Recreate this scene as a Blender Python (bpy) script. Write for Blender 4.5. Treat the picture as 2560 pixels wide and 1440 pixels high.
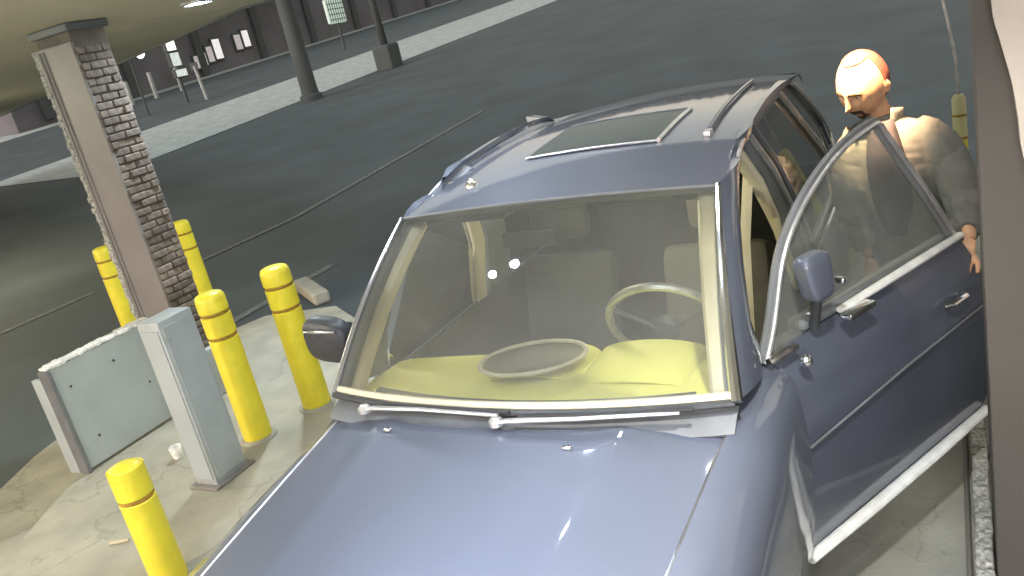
import bpy, bmesh, math, random
from mathutils import Vector, Matrix, noise
random.seed(7)
R = math.radians
for o in list(bpy.data.objects): bpy.data.objects.remove(o)
scn = bpy.context.scene
col = scn.collection

# ------------------------------------------------------------------ camera
cam = bpy.data.cameras.new('camera'); camo = bpy.data.objects.new('camera', cam); col.objects.link(camo)
cam.sensor_width = 36.0; cam.lens = 36.0 * 2062.0 / 2560.0
cam.clip_start = 0.05; cam.clip_end = 1500
def cam_axes(yaw, pitch, roll):
    cy, sy, cp, sp = math.cos(yaw), math.sin(yaw), math.cos(pitch), math.sin(pitch)
    f = Vector((-sy*cp, cy*cp, -sp)); r = Vector((cy, sy, 0)); u = r.cross(f)
    cr, sr = math.cos(roll), math.sin(roll)
    return r*cr + u*sr, -r*sr + u*cr, f
r_, u_, f_ = cam_axes(R(30.418), R(17.763), R(-13.139))
M = Matrix((( r_.x, u_.x, -f_.x, 1.374), (r_.y, u_.y, -f_.y, -2.151), (r_.z, u_.z, -f_.z, 2.395), (0, 0, 0, 1)))
camo.matrix_world = M
scn.camera = camo

# ------------------------------------------------------------------ night sky, sun lamp, exposure
w = bpy.data.worlds.new('World'); scn.world = w; w.use_nodes = True
nt = w.node_tree; bg = nt.nodes['Background']
sky = nt.nodes.new('ShaderNodeTexSky'); sky.sky_type = 'NISHITA'; sky.sun_disc = False
sky.sun_elevation = R(4); sky.sun_rotation = R(200); sky.air_density = 2.0; sky.dust_density = 4.0
hs = nt.nodes.new('ShaderNodeHueSaturation'); hs.inputs['Saturation'].default_value = 0.35
nt.links.new(sky.outputs[0], hs.inputs['Color']); nt.links.new(hs.outputs[0], bg.inputs['Color'])
bg.inputs['Strength'].default_value = 0.34
sl = bpy.data.lights.new('moon_light', 'SUN'); so = bpy.data.objects.new('moon_light', sl); col.objects.link(so)
sl.energy = 0.4; sl.angle = R(20); sl.color = (.80, .92, 1.0)
so.rotation_euler = (R(35), R(-25), 0)
scn.view_settings.view_transform = 'Standard'; scn.view_settings.look = 'None'
scn.view_settings.exposure = 1.0; scn.view_settings.gamma = 1.0; scn.view_settings.use_curve_mapping = False
scn.render.engine = 'CYCLES'

# ------------------------------------------------------------------ materials
def mat(name, base, rough=.6, metal=0., var=.12, vscale=6., bump=0., bscale=60., coat=0., spec=.5, film=0., dirt=None, emis=None, estr=0., rand=0.):
    m = bpy.data.materials.new(name); m.use_nodes = True; t = m.node_tree; N = t.nodes; L = t.links
    b = N['Principled BSDF']; b.inputs['Roughness'].default_value = rough; b.inputs['Metallic'].default_value = metal
    b.inputs['Coat Weight'].default_value = coat; b.inputs['Coat Roughness'].default_value = .05
    b.inputs['Specular IOR Level'].default_value = spec
    if film: b.inputs['Thin Film Thickness'].default_value = film; b.inputs['Thin Film IOR'].default_value = 1.6
    tc = N.new('ShaderNodeTexCoord')
    nz = N.new('ShaderNodeTexNoise'); nz.inputs['Scale'].default_value = vscale; nz.inputs['Detail'].default_value = 6
    L.new(tc.outputs['Object'], nz.inputs['Vector'])
    mx = N.new('ShaderNodeMix'); mx.data_type = 'RGBA'
    lo = [c*(1-var) for c in base]+[1]; hi = [min(1, c*(1+var)) for c in base]+[1]
    mx.inputs[6].default_value = lo; mx.inputs[7].default_value = hi
    rm = N.new('ShaderNodeMapRange'); rm.inputs[1].default_value = .32; rm.inputs[2].default_value = .68
    L.new(nz.outputs[0], rm.inputs[0]); L.new(rm.outputs[0], mx.inputs[0])
    out = mx.outputs[2]
    if dirt:
        n2 = N.new('ShaderNodeTexNoise'); n2.inputs['Scale'].default_value = dirt[1]; n2.inputs['Detail'].default_value = 8; n2.inputs['Roughness'].default_value = .7
        L.new(tc.outputs['Object'], n2.inputs['Vector'])
        r2 = N.new('ShaderNodeMapRange'); r2.inputs[1].default_value = dirt[2]; r2.inputs[2].default_value = dirt[2]+.12
        L.new(n2.outputs[0], r2.inputs[0])
        m2 = N.new('ShaderNodeMix'); m2.data_type = 'RGBA'; m2.inputs[7].default_value = (*dirt[0], 1)
        L.new(r2.outputs[0], m2.inputs[0]); L.new(out, m2.inputs[6]); out = m2.outputs[2]
    if rand:
        oi = N.new('ShaderNodeObjectInfo'); hv = N.new('ShaderNodeHueSaturation')
        rr = N.new('ShaderNodeMapRange'); rr.inputs[3].default_value = 1-rand; rr.inputs[4].default_value = 1+rand
        L.new(oi.outputs['Random'], rr.inputs[0]); L.new(rr.outputs[0], hv.inputs['Value']); L.new(out, hv.inputs['Color']); out = hv.outputs[0]
    L.new(out, b.inputs['Base Color'])
    if bump:
        nb = N.new('ShaderNodeTexNoise'); nb.inputs['Scale'].default_value = bscale; nb.inputs['Detail'].default_value = 5
        L.new(tc.outputs['Object'], nb.inputs['Vector'])
        bp = N.new('ShaderNodeBump'); bp.inputs['Strength'].default_value = bump; bp.inputs['Distance'].default_value = .01
        L.new(nb.outputs[0], bp.inputs['Height']); L.new(bp.outputs[0], b.inputs['Normal'])
    if rough < .9:
        rr = N.new('ShaderNodeMapRange'); rr.inputs[3].default_value = rough*.85; rr.inputs[4].default_value = min(1, rough*1.15)
        L.new(nz.outputs[0], rr.inputs[0]); L.new(rr.outputs[0], b.inputs['Roughness'])
    if emis:
        b.inputs['Emission Color'].default_value = (*emis, 1); b.inputs['Emission Strength'].default_value = estr
    return m
def glass(name, tint, refl=.9, rough=.02, veil=.10):  # pale diffuse share paints haze and reflections into the glass
    m = bpy.data.materials.new(name); m.use_nodes = True; t = m.node_tree; N = t.nodes; L = t.links; N.clear()
    out = N.new('ShaderNodeOutputMaterial'); mx = N.new('ShaderNodeMixShader'); tr = N.new('ShaderNodeBsdfTransparent'); gl = N.new('ShaderNodeBsdfGlossy')
    tr.inputs[0].default_value = (*tint, 1); gl.inputs['Roughness'].default_value = rough; gl.inputs[0].default_value = (refl, refl, refl, 1)
    fr = N.new('ShaderNodeFresnel'); fr.inputs[0].default_value = 1.9
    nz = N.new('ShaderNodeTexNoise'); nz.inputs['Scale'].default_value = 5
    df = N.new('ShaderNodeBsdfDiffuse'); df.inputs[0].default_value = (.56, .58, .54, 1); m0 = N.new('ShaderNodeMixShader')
    dr = N.new('ShaderNodeMapRange'); dr.inputs[1].default_value = .3; dr.inputs[2].default_value = .7; dr.inputs[3].default_value = veil*.85; dr.inputs[4].default_value = veil*1.15
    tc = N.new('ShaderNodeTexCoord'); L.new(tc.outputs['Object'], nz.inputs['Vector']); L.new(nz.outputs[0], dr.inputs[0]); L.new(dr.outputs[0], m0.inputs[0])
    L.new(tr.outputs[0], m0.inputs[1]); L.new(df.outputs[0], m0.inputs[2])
    L.new(fr.outputs[0], mx.inputs[0]); L.new(m0.outputs[0], mx.inputs[1]); L.new(gl.outputs[0], mx.inputs[2]); L.new(mx.outputs[0], out.inputs[0])
    return m
def concrete(name, base, crack=True, scale=1.2):
    m = mat(name, base, rough=.9, var=.16, vscale=3, bump=.35, bscale=90, dirt=((base[0]*.55, base[1]*.55, base[2]*.55), 2.3, .62))
    if crack:
        t = m.node_tree; N = t.nodes; L = t.links; b = N['Principled BSDF']
        tc = N.new('ShaderNodeTexCoord'); nz = N.new('ShaderNodeTexNoise'); nz.inputs['Scale'].default_value = 4; nz.inputs['Detail'].default_value = 4
        L.new(tc.outputs['Object'], nz.inputs['Vector'])
        ad = N.new('ShaderNodeVectorMath'); ad.operation = 'MULTIPLY_ADD'; ad.inputs[1].default_value = (.35, .35, .35)
        L.new(nz.outputs['Color'], ad.inputs[0]); L.new(tc.outputs['Object'], ad.inputs[2])
        v = N.new('ShaderNodeTexVoronoi'); v.feature = 'DISTANCE_TO_EDGE'; v.inputs['Scale'].default_value = scale
        L.new(ad.outputs[0], v.inputs['Vector'])
        r2 = N.new('ShaderNodeMapRange'); r2.inputs[1].default_value = .0; r2.inputs[2].default_value = .008; r2.inputs[3].default_value = .78; r2.inputs[4].default_value = 1
        L.new(v.outputs['Distance'], r2.inputs[0])
        mm = N.new('ShaderNodeMix'); mm.data_type = 'RGBA'; mm.blend_type = 'MULTIPLY'; mm.inputs[0].default_value = 1
        src = b.inputs['Base Color'].links[0].from_socket
        L.new(src, mm.inputs[6]); L.new(r2.outputs[0], mm.inputs[7]); L.new(mm.outputs[2], b.inputs['Base Color'])
    return m
MT = {}
MT['asphalt'] = mat('asphalt', (.074, .090, .096), rough=.85, var=.20, vscale=.7, bump=.35, bscale=140, dirt=((.055, .062, .064), .9, .64))
MT['concrete'] = concrete('concrete', (.40, .385, .31), scale=.6)
MT['drive'] = concrete('drive_concrete', (.33, .33, .29), scale=1.6)
MT['sidewalk'] = concrete('sidewalk_concrete', (.42, .45, .44), scale=.4)
MT['paint_line'] = mat('paint_line', (.17, .18, .175), rough=.8, var=.35, vscale=14, bump=.2, dirt=((.09, .09, .09), 9, .5))
MT['soffit'] = mat('soffit', (.66, .61, .45), rough=.85, var=.06, vscale=1.1, bump=.15, bscale=120)
MT['yellow'] = mat('yellow_plastic', (.86, .74, .05), rough=.42, var=.07, vscale=9, bump=.04, bscale=30, dirt=((.40, .34, .09), 10, .66))
MT['band'] = mat('groove_band', (.36, .20, .02), rough=.6, var=.3, vscale=30)
MT['paleyellow'] = mat('faded_yellow', (.62, .58, .30), rough=.5, var=.1)
MT['brick'] = mat('brick', (.20, .165, .135), rough=.9, var=.3, vscale=22, bump=.5, bscale=70, rand=.35)
MT['mortar'] = mat('mortar', (.17, .15, .125), rough=.95, var=.2, bump=.5)
MT['clad'] = mat('grey_cladding', (.25, .236, .224), rough=.45, metal=.1, var=.1, vscale=3, bump=.05, bscale=8, dirt=((.40, .37, .34), 5, .66))
MT['roughwhite'] = mat('rough_white_stone', (.42, .42, .39), rough=.95, var=.5, vscale=55, bump=1.0, bscale=60, dirt=((.10, .10, .09), 38, .55))
MT['panel'] = mat('blue_grey_metal', (.42, .47, .48), rough=.5, metal=.1, var=.07, vscale=3, bump=.03, dirt=((.2, .23, .22), 4, .68))
MT['kiosk'] = mat('kiosk_metal', (.42, .455, .455), rough=.5, metal=.1, var=.1, vscale=4, bump=.05, dirt=((.25, .26, .24), 6, .6))
MT['chipped'] = mat('chipped_white', (.80, .81, .78), rough=.7, var=.25, vscale=25, bump=.8, bscale=45, dirt=((.18, .18, .17), 30, .62))
MT['paint'] = mat('car_paint', (.115, .130, .175), rough=.5, metal=.3, var=.06, vscale=2, coat=.9)
MT['plastic'] = mat('black_plastic', (.045, .048, .052), rough=.45, var=.2, vscale=20)
MT['greyplastic'] = mat('grey_plastic', (.16, .17, .18), rough=.5, var=.15, vscale=8)
MT['whitestrip'] = mat('white_strip', (.86, .87, .85), rough=.45, var=.14, vscale=14, bump=.2, bscale=40, dirt=((.38, .38, .36), 16, .66))
MT['chrome'] = mat('chrome', (.80, .81, .83), rough=.16, metal=1, var=.05)
MT['irid'] = mat('rainbow_fringe_trim', (.45, .46, .50), rough=.25, metal=.9, var=.05, film=620)  # thin film paints rainbow fringes of the camera onto the trims
MT['satin'] = mat('satin_trim', (.62, .62, .62), rough=.35, metal=.7, var=.15, vscale=20)
MT['dash'] = mat('tan_dashboard', (.74, .71, .17), rough=.6, var=.08, vscale=3, bump=.1, bscale=200)
MT['dash2'] = mat('dash_inset', (.30, .28, .20), rough=.5, var=.1)
MT['trim'] = mat('cream_trim', (.58, .52, .38), rough=.6, var=.08)
MT['seat'] = mat('seat_fabric', (.04, .042, .042), rough=.9, var=.15, vscale=20, bump=.3, bscale=200)
MT['tanseat'] = mat('tan_seat_fabric', (.12, .11, .085), rough=.85, var=.12, vscale=12, bump=.2, bscale=150)
MT['liner'] = mat('headliner', (.10, .10, .10), rough=.95)
MT['rubber'] = mat('rubber', (.03, .03, .032), rough=.8, bump=.3)
MT['ws'] = glass('windshield_glass', (.95, .97, .94), veil=.11); MT['sideglass'] = glass('side_glass', (.66, .72, .70), veil=.14)
MT['doorglass'] = glass('door_glass', (.62, .70, .66), veil=.26)  # stronger diffuse share stands in for the pale reflections
MT['roofglass'] = mat('roof_glass', (.05, .065, .065), rough=.35, spec=.2, coat=0, var=.1)
MT['wall'] = mat('dark_wall', (.088, .082, .074), rough=.8, var=.08, vscale=1.2, bump=.2)
MT['beige'] = mat('beige_plaster', (.60, .54, .47), rough=.85, var=.08, bump=.2)
MT['jacket'] = mat('jacket_fabric', (.22, .225, .21), rough=.85, var=.12, vscale=7, bump=.25, bscale=120)
MT['shirt'] = mat('shirt_fabric', (.07, .06, .072), rough=.9, var=.2, vscale=15, bump=.2)
MT['jeans'] = mat('trousers', (.06, .07, .09), rough=.9, var=.2)
MT['skin'] = mat('skin', (.76, .45, .27), rough=.5, var=.16, vscale=28, bump=.25, bscale=220)
MT['hair_glow'] = mat('hair_glow', (.26, .075, .055), rough=.7, var=.3, vscale=60, bump=.6, bscale=260)  # short hair, its red tone also paints the glow round the head
MT['beard'] = mat('beard', (.07, .045, .02), rough=.8, var=.4, vscale=80, bump=.8, bscale=300)
MT['eye'] = mat('eye_white', (.7, .68, .62), rough=.2); MT['iris'] = mat('iris', (.03, .02, .015), rough=.2)
MT['mouth'] = mat('teeth', (.75, .72, .62), rough=.3)
MT['darkbuild'] = mat('dark_facade', (.15, .145, .16), rough=.9, var=.2, vscale=.4)
MT['darkpole'] = mat('dark_pole', (.075, .085, .088), rough=.8, var=.15, vscale=2)
MT['leaf'] = mat('dark_foliage', (.045, .055, .05), rough=.9, var=.4, vscale=3)
def em(name, c, s):
    return mat(name, (.5, .5, .5), emis=c, estr=s, var=.3)
MT['lamp'] = em('lamp_lens', (1, .97, .92), 60); MT['coollamp'] = em('cool_lamp_lens', (.75, .86, 1), 300)
MT['win'] = em('lit_window', (.9, .85, .85), .38); MT['win2'] = em('lit_window_dim', (.75, .62, .66), .18)
MT['sign'] = em('lit_sign', (1, 1, .8), .8); MT['sign2'] = em('lit_sign_dim', (.8, .9, .85), .30); MT['glow'] = em('far_lamp', (.95, 1, .97), 1.2)
MT['fillface'] = em('fill_panel_face', (.9, .95, 1), 4)  # glowing face of the added, unseen fill panel
MT['domelens'] = em('dome_lens', (1, .95, .75), 5)
MT['lattice'] = em('lit_lattice', (.55, .75, .62), .28)

# ------------------------------------------------------------------ helpers
def link(name, me, m=None, parent=None, smooth=False, loc=None):
    o = bpy.data.objects.new(name, me); col.objects.link(o)
    if m is not None and not me.materials: me.materials.append(m)
    if smooth:
        for p in me.polygons: p.use_smooth = True
    if parent: o.parent = parent
    if loc: o.location = loc
    return o
def obj(name, bm, m, parent=None, smooth=False, auto=None):
    bmesh.ops.recalc_face_normals(bm, faces=bm.faces)
    me = bpy.data.meshes.new(name); bm.to_mesh(me); bm.free()
    o = link(name, me, m, parent, smooth)
    if auto:
        for p in me.polygons: p.use_smooth = True
        me.set_sharp_from_angle(angle=R(auto))
    return o
def thing(name, label, cat, loc=(0, 0, 0), group=None, rz=0):
    o = bpy.data.objects.new(name, None); col.objects.link(o); o.location = loc; o.rotation_euler = (0, 0, rz); o.empty_display_size = .2
    return tag(o, label, cat, group)
def tag(o, label, cat, group=None):
    o['label'] = label; o['category'] = cat
    if group: o['group'] = group
    return o
def struct(o): o['kind'] = 'structure'; return o
def box(bm, c, s, bev=0., rot=None):
    """c centre, s full size"""
    v = bmesh.ops.create_cube(bm, size=1)['verts']
    bmesh.ops.scale(bm, vec=s, verts=v)
    if bev:
        es = list({e for x in v for e in x.link_edges})
        r = bmesh.ops.bevel(bm, geom=es, offset=bev, segments=2, affect='EDGES', profile=.5)
        v = list({x for f in r['faces'] for x in f.verts} | {x for x in v if x.is_valid})
    if rot: bmesh.ops.rotate(bm, cent=(0, 0, 0), matrix=rot, verts=v)
    bmesh.ops.translate(bm, vec=c, verts=v)
    return v
def bx(x0, x1, y0, y1, z0, z1, bev=0.):
    bm = bmesh.new(); box(bm, ((x0+x1)/2, (y0+y1)/2, (z0+z1)/2), (x1-x0, y1-y0, z1-z0), bev); return bm
def prism(bm, pts, z0, z1):
    a = [bm.verts.new((x, y, z0)) for x, y in pts]; b = [bm.verts.new((x, y, z1)) for x, y in pts]
    bm.faces.new(a[::-1]); bm.faces.new(b); n = len(pts)
    for i in range(n): bm.faces.new((a[i], a[(i+1) % n], b[(i+1) % n], b[i]))
    return bm
def lathe(prof, n=24, c=(0, 0, 0), bm=None, cap=True):
    bm = bm or bmesh.new(); rings = []
    for r, z in prof:
        rings.append([bm.verts.new((c[0]+r*math.cos(2*math.pi*i/n), c[1]+r*math.sin(2*math.pi*i/n), c[2]+z)) for i in range(n)])
    for a, b in zip(rings, rings[1:]):
        for i in range(n): bm.faces.new((a[i], a[(i+1) % n], b[(i+1) % n], b[i]))
    if cap: bm.faces.new(rings[0][::-1]); bm.faces.new(rings[-1])
    return bm
def tube(pts, r, n=8, bm=None, flat=1., up=Vector((0, 0, 1))):
    """r float or list; flat squashes the section along the second axis"""
    bm = bm or bmesh.new(); P = [Vector(p) for p in pts]; rings = []
    for i, p in enumerate(P):
        d = (P[min(i+1, len(P)-1)] - P[max(i-1, 0)]).normalized()
        a = d.cross(up)
        if a.length < 1e-3: a = d.cross(Vector((1, 0, 0)))
        a.normalize(); b = d.cross(a).normalized()
        rr = r[i] if isinstance(r, (list, tuple)) else r
        rings.append([bm.verts.new(p + a*rr*math.cos(2*math.pi*k/n) + b*rr*flat*math.sin(2*math.pi*k/n)) for k in range(n)])
    for a, b in zip(rings, rings[1:]):
        for k in range(n): bm.faces.new((a[k], a[(k+1) % n], b[(k+1) % n], b[k]))
    bm.faces.new(rings[0][::-1]); bm.faces.new(rings[-1])
    return bm
def grid(rows, th=0., bm=None, off=None):
    """rows of points -> surface; th gives thickness along off (or normals)"""
    bm = bm or bmesh.new(); V = [[bm.verts.new(p) for p in r] for r in rows]
    fs = []
    for a, b in zip(V, V[1:]):
        for i in range(len(a)-1): fs.append(bm.faces.new((a[i], a[i+1], b[i+1], b[i])))
    if th:
        bmesh.ops.recalc_face_normals(bm, faces=fs); bm.normal_update()
        bmesh.ops.solidify(bm, geom=fs, thickness=th)
    return bm
def catmull(pts, n=6):
    P = [Vector(p) for p in pts]; out = []
    for i in range(len(P)-1):
        a = P[max(i-1, 0)]; b = P[i]; c = P[i+1]; d = P[min(i+2, len(P)-1)]
        for k in range(n):
            t = k/n
            out.append(.5*((2*b)+(c-a)*t+(2*a-5*b+4*c-d)*t*t+(-a+3*b-3*c+d)*t**3))
    out.append(P[-1]); return out
def lerp(a, b, t): return a+(b-a)*t
VD = (-.5, .866)
def gz(x, y):
    return min(6., .07*max(0., (x-1.374)*VD[0]+(y+2.151)*VD[1]-14))

# ------------------------------------------------------------------ ground, lot and markings
bm = bmesh.new(); rows = []
for d in (-300, 14, 14+6/.07, 700):
    rr = []
    for s in (-500, -150, -60, -20, 0, 20, 60, 150, 500):
        x = 1.374+VD[0]*d+.866*s; y = -2.151+VD[1]*d+.5*s
        rr.append((x, y, gz(x, y)))
    rows.append(rr)
struct(obj('ground', grid(rows), MT['asphalt']))
def ground_strip(name, x0, x1, y0, y1, m, dz, n=24):
    ys = [lerp(y0, y1, i/n) for i in range(n+1)]
    # split where the lot starts to rise so that the strip follows the ground
    bm = grid([[(x, y, gz(x, y)+dz) for x in [lerp(x0, x1, k/10) for k in range(11)]] for y in ys])
    if dz > .03: bmesh.ops.solidify(bm, geom=bm.faces[:], thickness=.14); bmesh.ops.translate(bm, vec=(0, 0, 0), verts=bm.verts)
    return struct(obj(name, bm, m))
ground_strip('pavement', -26.5, -19.6, 13.5, 60, MT['sidewalk'], .015, 60)
ground_strip('pavement', -47, -41, 20, 90, MT['sidewalk'], .015, 60)
ground_strip('lane_marking', -8.70, -8.58, 5.2, 15.5, MT['paint_line'], .012, 60)
ground_strip('lane_marking', -9.75, -9.62, 2.6, 5.0, MT['paint_line'], .008)
ground_strip('lane_marking', -5.62, -5.48, 3.6, 5.45, MT['paint_line'], .008)
# concrete drive pad beside the wall
bm = bmesh.new(); prism(bm, [(-.4, -4), (3.2, -4), (3.2, .64), (1.75, .64), (1.75, 5.2), (1.1, 6.0), (-.4, 3.0)], -.05, .004)
struct(obj('drive_pad', bm, MT['drive']))
# island: low outer apron, then kerbed slab
apron = [(-1.15, -5), (-2.2, -5), (-3.15, -2.5), (-4.05, -.75), (-4.55, .15), (-5.0, 1.0), (-5.3, 1.9), (-5.4, 3.0), (-5.1, 3.75), (-4.3, 3.95), (-3.2, 3.2), (-2.0, 2.0), (-1.15, 1.2)]
bm = bmesh.new(); prism(bm, apron, -.02, .035)
struct(obj('apron', bm, MT['concrete']))
isl = [(-1.22, -5), (-1.5, -5), (-2.45, -2.4), (-3.05, -.95), (-3.48, -.15), (-3.93, .66), (-4.36, 1.40), (-4.62, 2.1), (-4.70, 2.9), (-4.45, 3.45), (-3.9, 3.40), (-3.1, 2.75), (-1.9, 1.6), (-1.22, .9)]
bm = bmesh.new(); prism(bm, isl, 0.0, .15)
es = [e for e in bm.edges if all(abs(v.co.z-.15) < 1e-4 for v in e.verts)]
bmesh.ops.bevel(bm, geom=es, offset=.025, segments=3, affect='EDGES')
struct(obj('traffic_island', bm, MT['concrete']))

shade_pts = []
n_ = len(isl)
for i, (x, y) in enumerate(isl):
    a, b = Vector(isl[i-1]), Vector(isl[(i+1) % n_]); d = (b-a).normalized(); shade_pts.append((x-d.y*.13, y+d.x*.13))
bm = bmesh.new(); prism(bm, shade_pts, 0.0, .040); struct(obj('kerb_shade', bm, MT['asphalt']))  # dark strip painting the island's shadow onto the apron
# ------------------------------------------------------------------ canopy
t = thing('canopy', 'beige canopy ceiling over the lane in the upper left corner', 'canopy')
bm = bmesh.new(); prism(bm, [(3.2, -6), (3.2, 3.8), (-4.2, 3.8), (-26, 14.8), (-26, -6)], 3.02, 3.5); obj('ceiling_slab', bm, MT['soffit'], t)
def panel(pts): 
    bm = bmesh.new(); prism(bm, pts, 3.0, 3.018); return bm
obj('ceiling_panel', panel([(3.2, -6), (3.2, 3.8), (-4.2, 3.8), (-4.2, -6)]), MT['soffit'], t)
obj('ceiling_panel', panel([(-4.208, -6), (-4.208, 3.804), (-8.6, 6.02), (-8.6, -6)]), MT['soffit'], t)
obj('ceiling_panel', panel([(-8.608, -6), (-8.608, 6.024), (-26, 14.8), (-26, -6)]), MT['soffit'], t)
bm = bmesh.new()
for a, b in (((3.2, 3.8), (-4.2, 3.8)), ((-4.2, 3.8), (-26, 14.8))):
    tube([(a[0], a[1]+.03, 3.0), (b[0], b[1]+.03, 3.0)], .022, 6, bm)
obj('drip_edge', bm, MT['greyplastic'], t)
lamps = [(-1.03, .08, .045, 'small round downlight nearest the car, left one of a close pair'), (-.81, .16, .045, 'small round downlight nearest the car, right one of a close pair'),
         (-.16, 1.56, .07, 'round downlight in the canopy over the windscreen'), (-.37, .75, .05, 'round downlight in the canopy over the bonnet'),
         (-.99, 1.80, .05, 'round downlight in the canopy over the middle of the windscreen'), (-3.47, 2.60, .09, 'bright bluish downlight at the canopy edge at the top of the picture'),
         (.80, 1.42, .08, 'round downlight in the canopy above the standing man')]
for i, (x, y, r, lab) in enumerate(lamps):
    L = thing('downlight', lab, 'lamp', (x, y, 3.0), 'downlights recessed in the canopy')
    bm = lathe([(r*1.35, 0), (r*1.4, -.012), (r*1.05, -.02), (r, -.006)], 24, cap=False); obj('ring', bm, MT['satin'], L, True)
    bm = lathe([(r, -.004), (r*.8, -.012), (.001, -.016)], 24, cap=False); obj('lens', bm, MT['coollamp' if i in (1, 3, 4, 5) else 'lamp'], L, True)
def area(name, loc, size, power, c, rot=(0, 0, 0), spread=160):
    l = bpy.data.lights.new(name, 'AREA'); l.shape = 'DISK'; l.size = size; l.energy = power; l.color = c; l.spread = R(spread)
    o = bpy.data.objects.new(name, l); col.objects.link(o); o.location = loc; o.rotation_euler = rot; return o
area('canopy_and_fill_light', (-3.47, 2.60, 2.96), .16, 12, (.85, .95, 1))
h2 = area('canopy_and_fill_light', (.30, -1.55, 2.96), .12, 5.5, (.70, .80, 1), spread=66)  # added lamp without a fixture, throws a pool of light on the bonnet
h2.rotation_euler = (Vector((.28, -.85, 1.05))-Vector((.30, -1.55, 2.96))).to_track_quat('-Z', 'Y').to_euler()
area('canopy_and_fill_light', (.25, -2.35, 2.96), .14, 13, (.74, .82, 1))  # fill lamp added for the bonnet, no fixture
area('canopy_and_fill_light', (1.25, -.55, 2.96), .14, 15, (1, .98, .92), spread=105)  # fill lamp added for drive pad and open door, no fixture
hl = area('canopy_and_fill_light', (.80, 1.42, 2.96), .12, 4.6, (1, .62, .33), spread=19)
hl.rotation_euler = (Vector((.985, 2.06, 1.80))-Vector((.80, 1.42, 2.96))).to_track_quat('-Z', 'Y').to_euler()

for k, (x, y, pw, c_) in enumerate(((-2.9, -1.9, 66, (1, .95, .80)), (-8.2, -.4, 85, (1, .95, .70)), (-14, 4, 230, (1, .94, .66)))):  # unseen lamps added to brighten the ceiling and the island
    t = thing('fill_pendant', ['added fill lamp with a dropped bulb over the near island', 'added fill lamp with a dropped bulb over the far left lane', 'added fill lamp with a dropped bulb near the far end of the ceiling'][k], 'lamp', (x, y, 3.0))
    obj('housing', lathe([(.16, 0), (.16, -.05), (.06, -.07), (.03, -.12)], 24), MT['satin'], t, auto=40)
    bm = bmesh.new(); bmesh.ops.create_icosphere(bm, subdivisions=3, radius=.045); bmesh.ops.translate(bm, vec=(0, 0, -.155), verts=bm.verts); obj('bulb', bm, MT['lamp'], t, True)
    l = bpy.data.lights.new('fill_pendant_light', 'POINT'); l.energy = pw; l.color = c_; l.shadow_soft_size = .06
    o = bpy.data.objects.new('fill_pendant_light', l); col.objects.link(o); o.location = (x, y, 2.74)

# ------------------------------------------------------------------ brick pier with grey cladding
X1, X0, Y0, Y1 = -3.77, -4.15, 1.70, 2.00
t = thing('brick_pier', 'tall canopy pier with grey metal front and brick side rising from the island', 'pillar', ((X0+X1)/2, (Y0+Y1)/2, .15))
def loc(bm):   # builder works in world space, children live in the pier's frame
    bmesh.ops.translate(bm, vec=(-(X0+X1)/2, -(Y0+Y1)/2, -.15), verts=bm.verts); return bm
obj('core', loc(bx(X0+.01, X1-.012, Y0+.01, Y1-.012, .151, 2.99)), MT['mortar'], t)
obj('cladding', loc(bx(X0, X1+.002, Y0-.012, Y0+.012, .55, 2.88, .004)), MT['clad'], t)
for k, xx in enumerate((X0+.03, X0+.07)):
    obj('rib', loc(tube([(xx, Y0-.016, .56), (xx, Y0-.016, 2.86)], .009, 6)), MT['clad'], t)
bm = bmesh.new()
for k in range(58):
    z = .56+k*.04; s = random.uniform(.8, 1.2)
    box(bm, (X0-.028, Y0+.02+random.uniform(-.006, .006), z+.02), (.05*s, .06*s, .042), .006, Matrix.Rotation(random.uniform(-.2, .2), 3, 'Z'))
obj('edge_stones', loc(bm), MT['roughwhite'], t)['kind'] = 'stuff'
obj('capital', loc(bx(X0-.02, X1+.02, Y0-.02, Y1+.02, 2.945, 2.998, .01)), MT['greyplastic'], t)
obj('plinth', loc(bx(X0-.05, X1+.05, Y0-.05, Y1+.06, .152, .54, .012)), MT['sidewalk'], t)
def brick_mesh(L):
    bm = bmesh.new(); box(bm, (0, 0, 0), (.06, L, .046), .006)
    me = bpy.data.meshes.new('brick'); bm.to_mesh(me); bm.free(); me.materials.append(MT['brick']); return me
bl, bs, bh = brick_mesh(.130), brick_mesh(.060), brick_mesh(.095)
k = 0; z = .58
cx, cy = (X0+X1)/2, (Y0+Y1)/2
while z < 2.86:
    if k % 2 == 0: spec = [(bl, .068), (bl, .208)]
    else: spec = [(bs, .033), (bl, .137), (bs, .241)]
    for me, yy in spec:
        b = link('brick', me, None, t)
        b.location = (X1-.024+random.uniform(-.008, .008)-cx, Y0+.006+yy-cy+random.uniform(-.003, .003), z-.15+random.uniform(-.002, .002)); b.rotation_euler = (random.uniform(-.02, .02), 0, random.uniform(-.03, .03))
    z += .0545; k += 1
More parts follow.
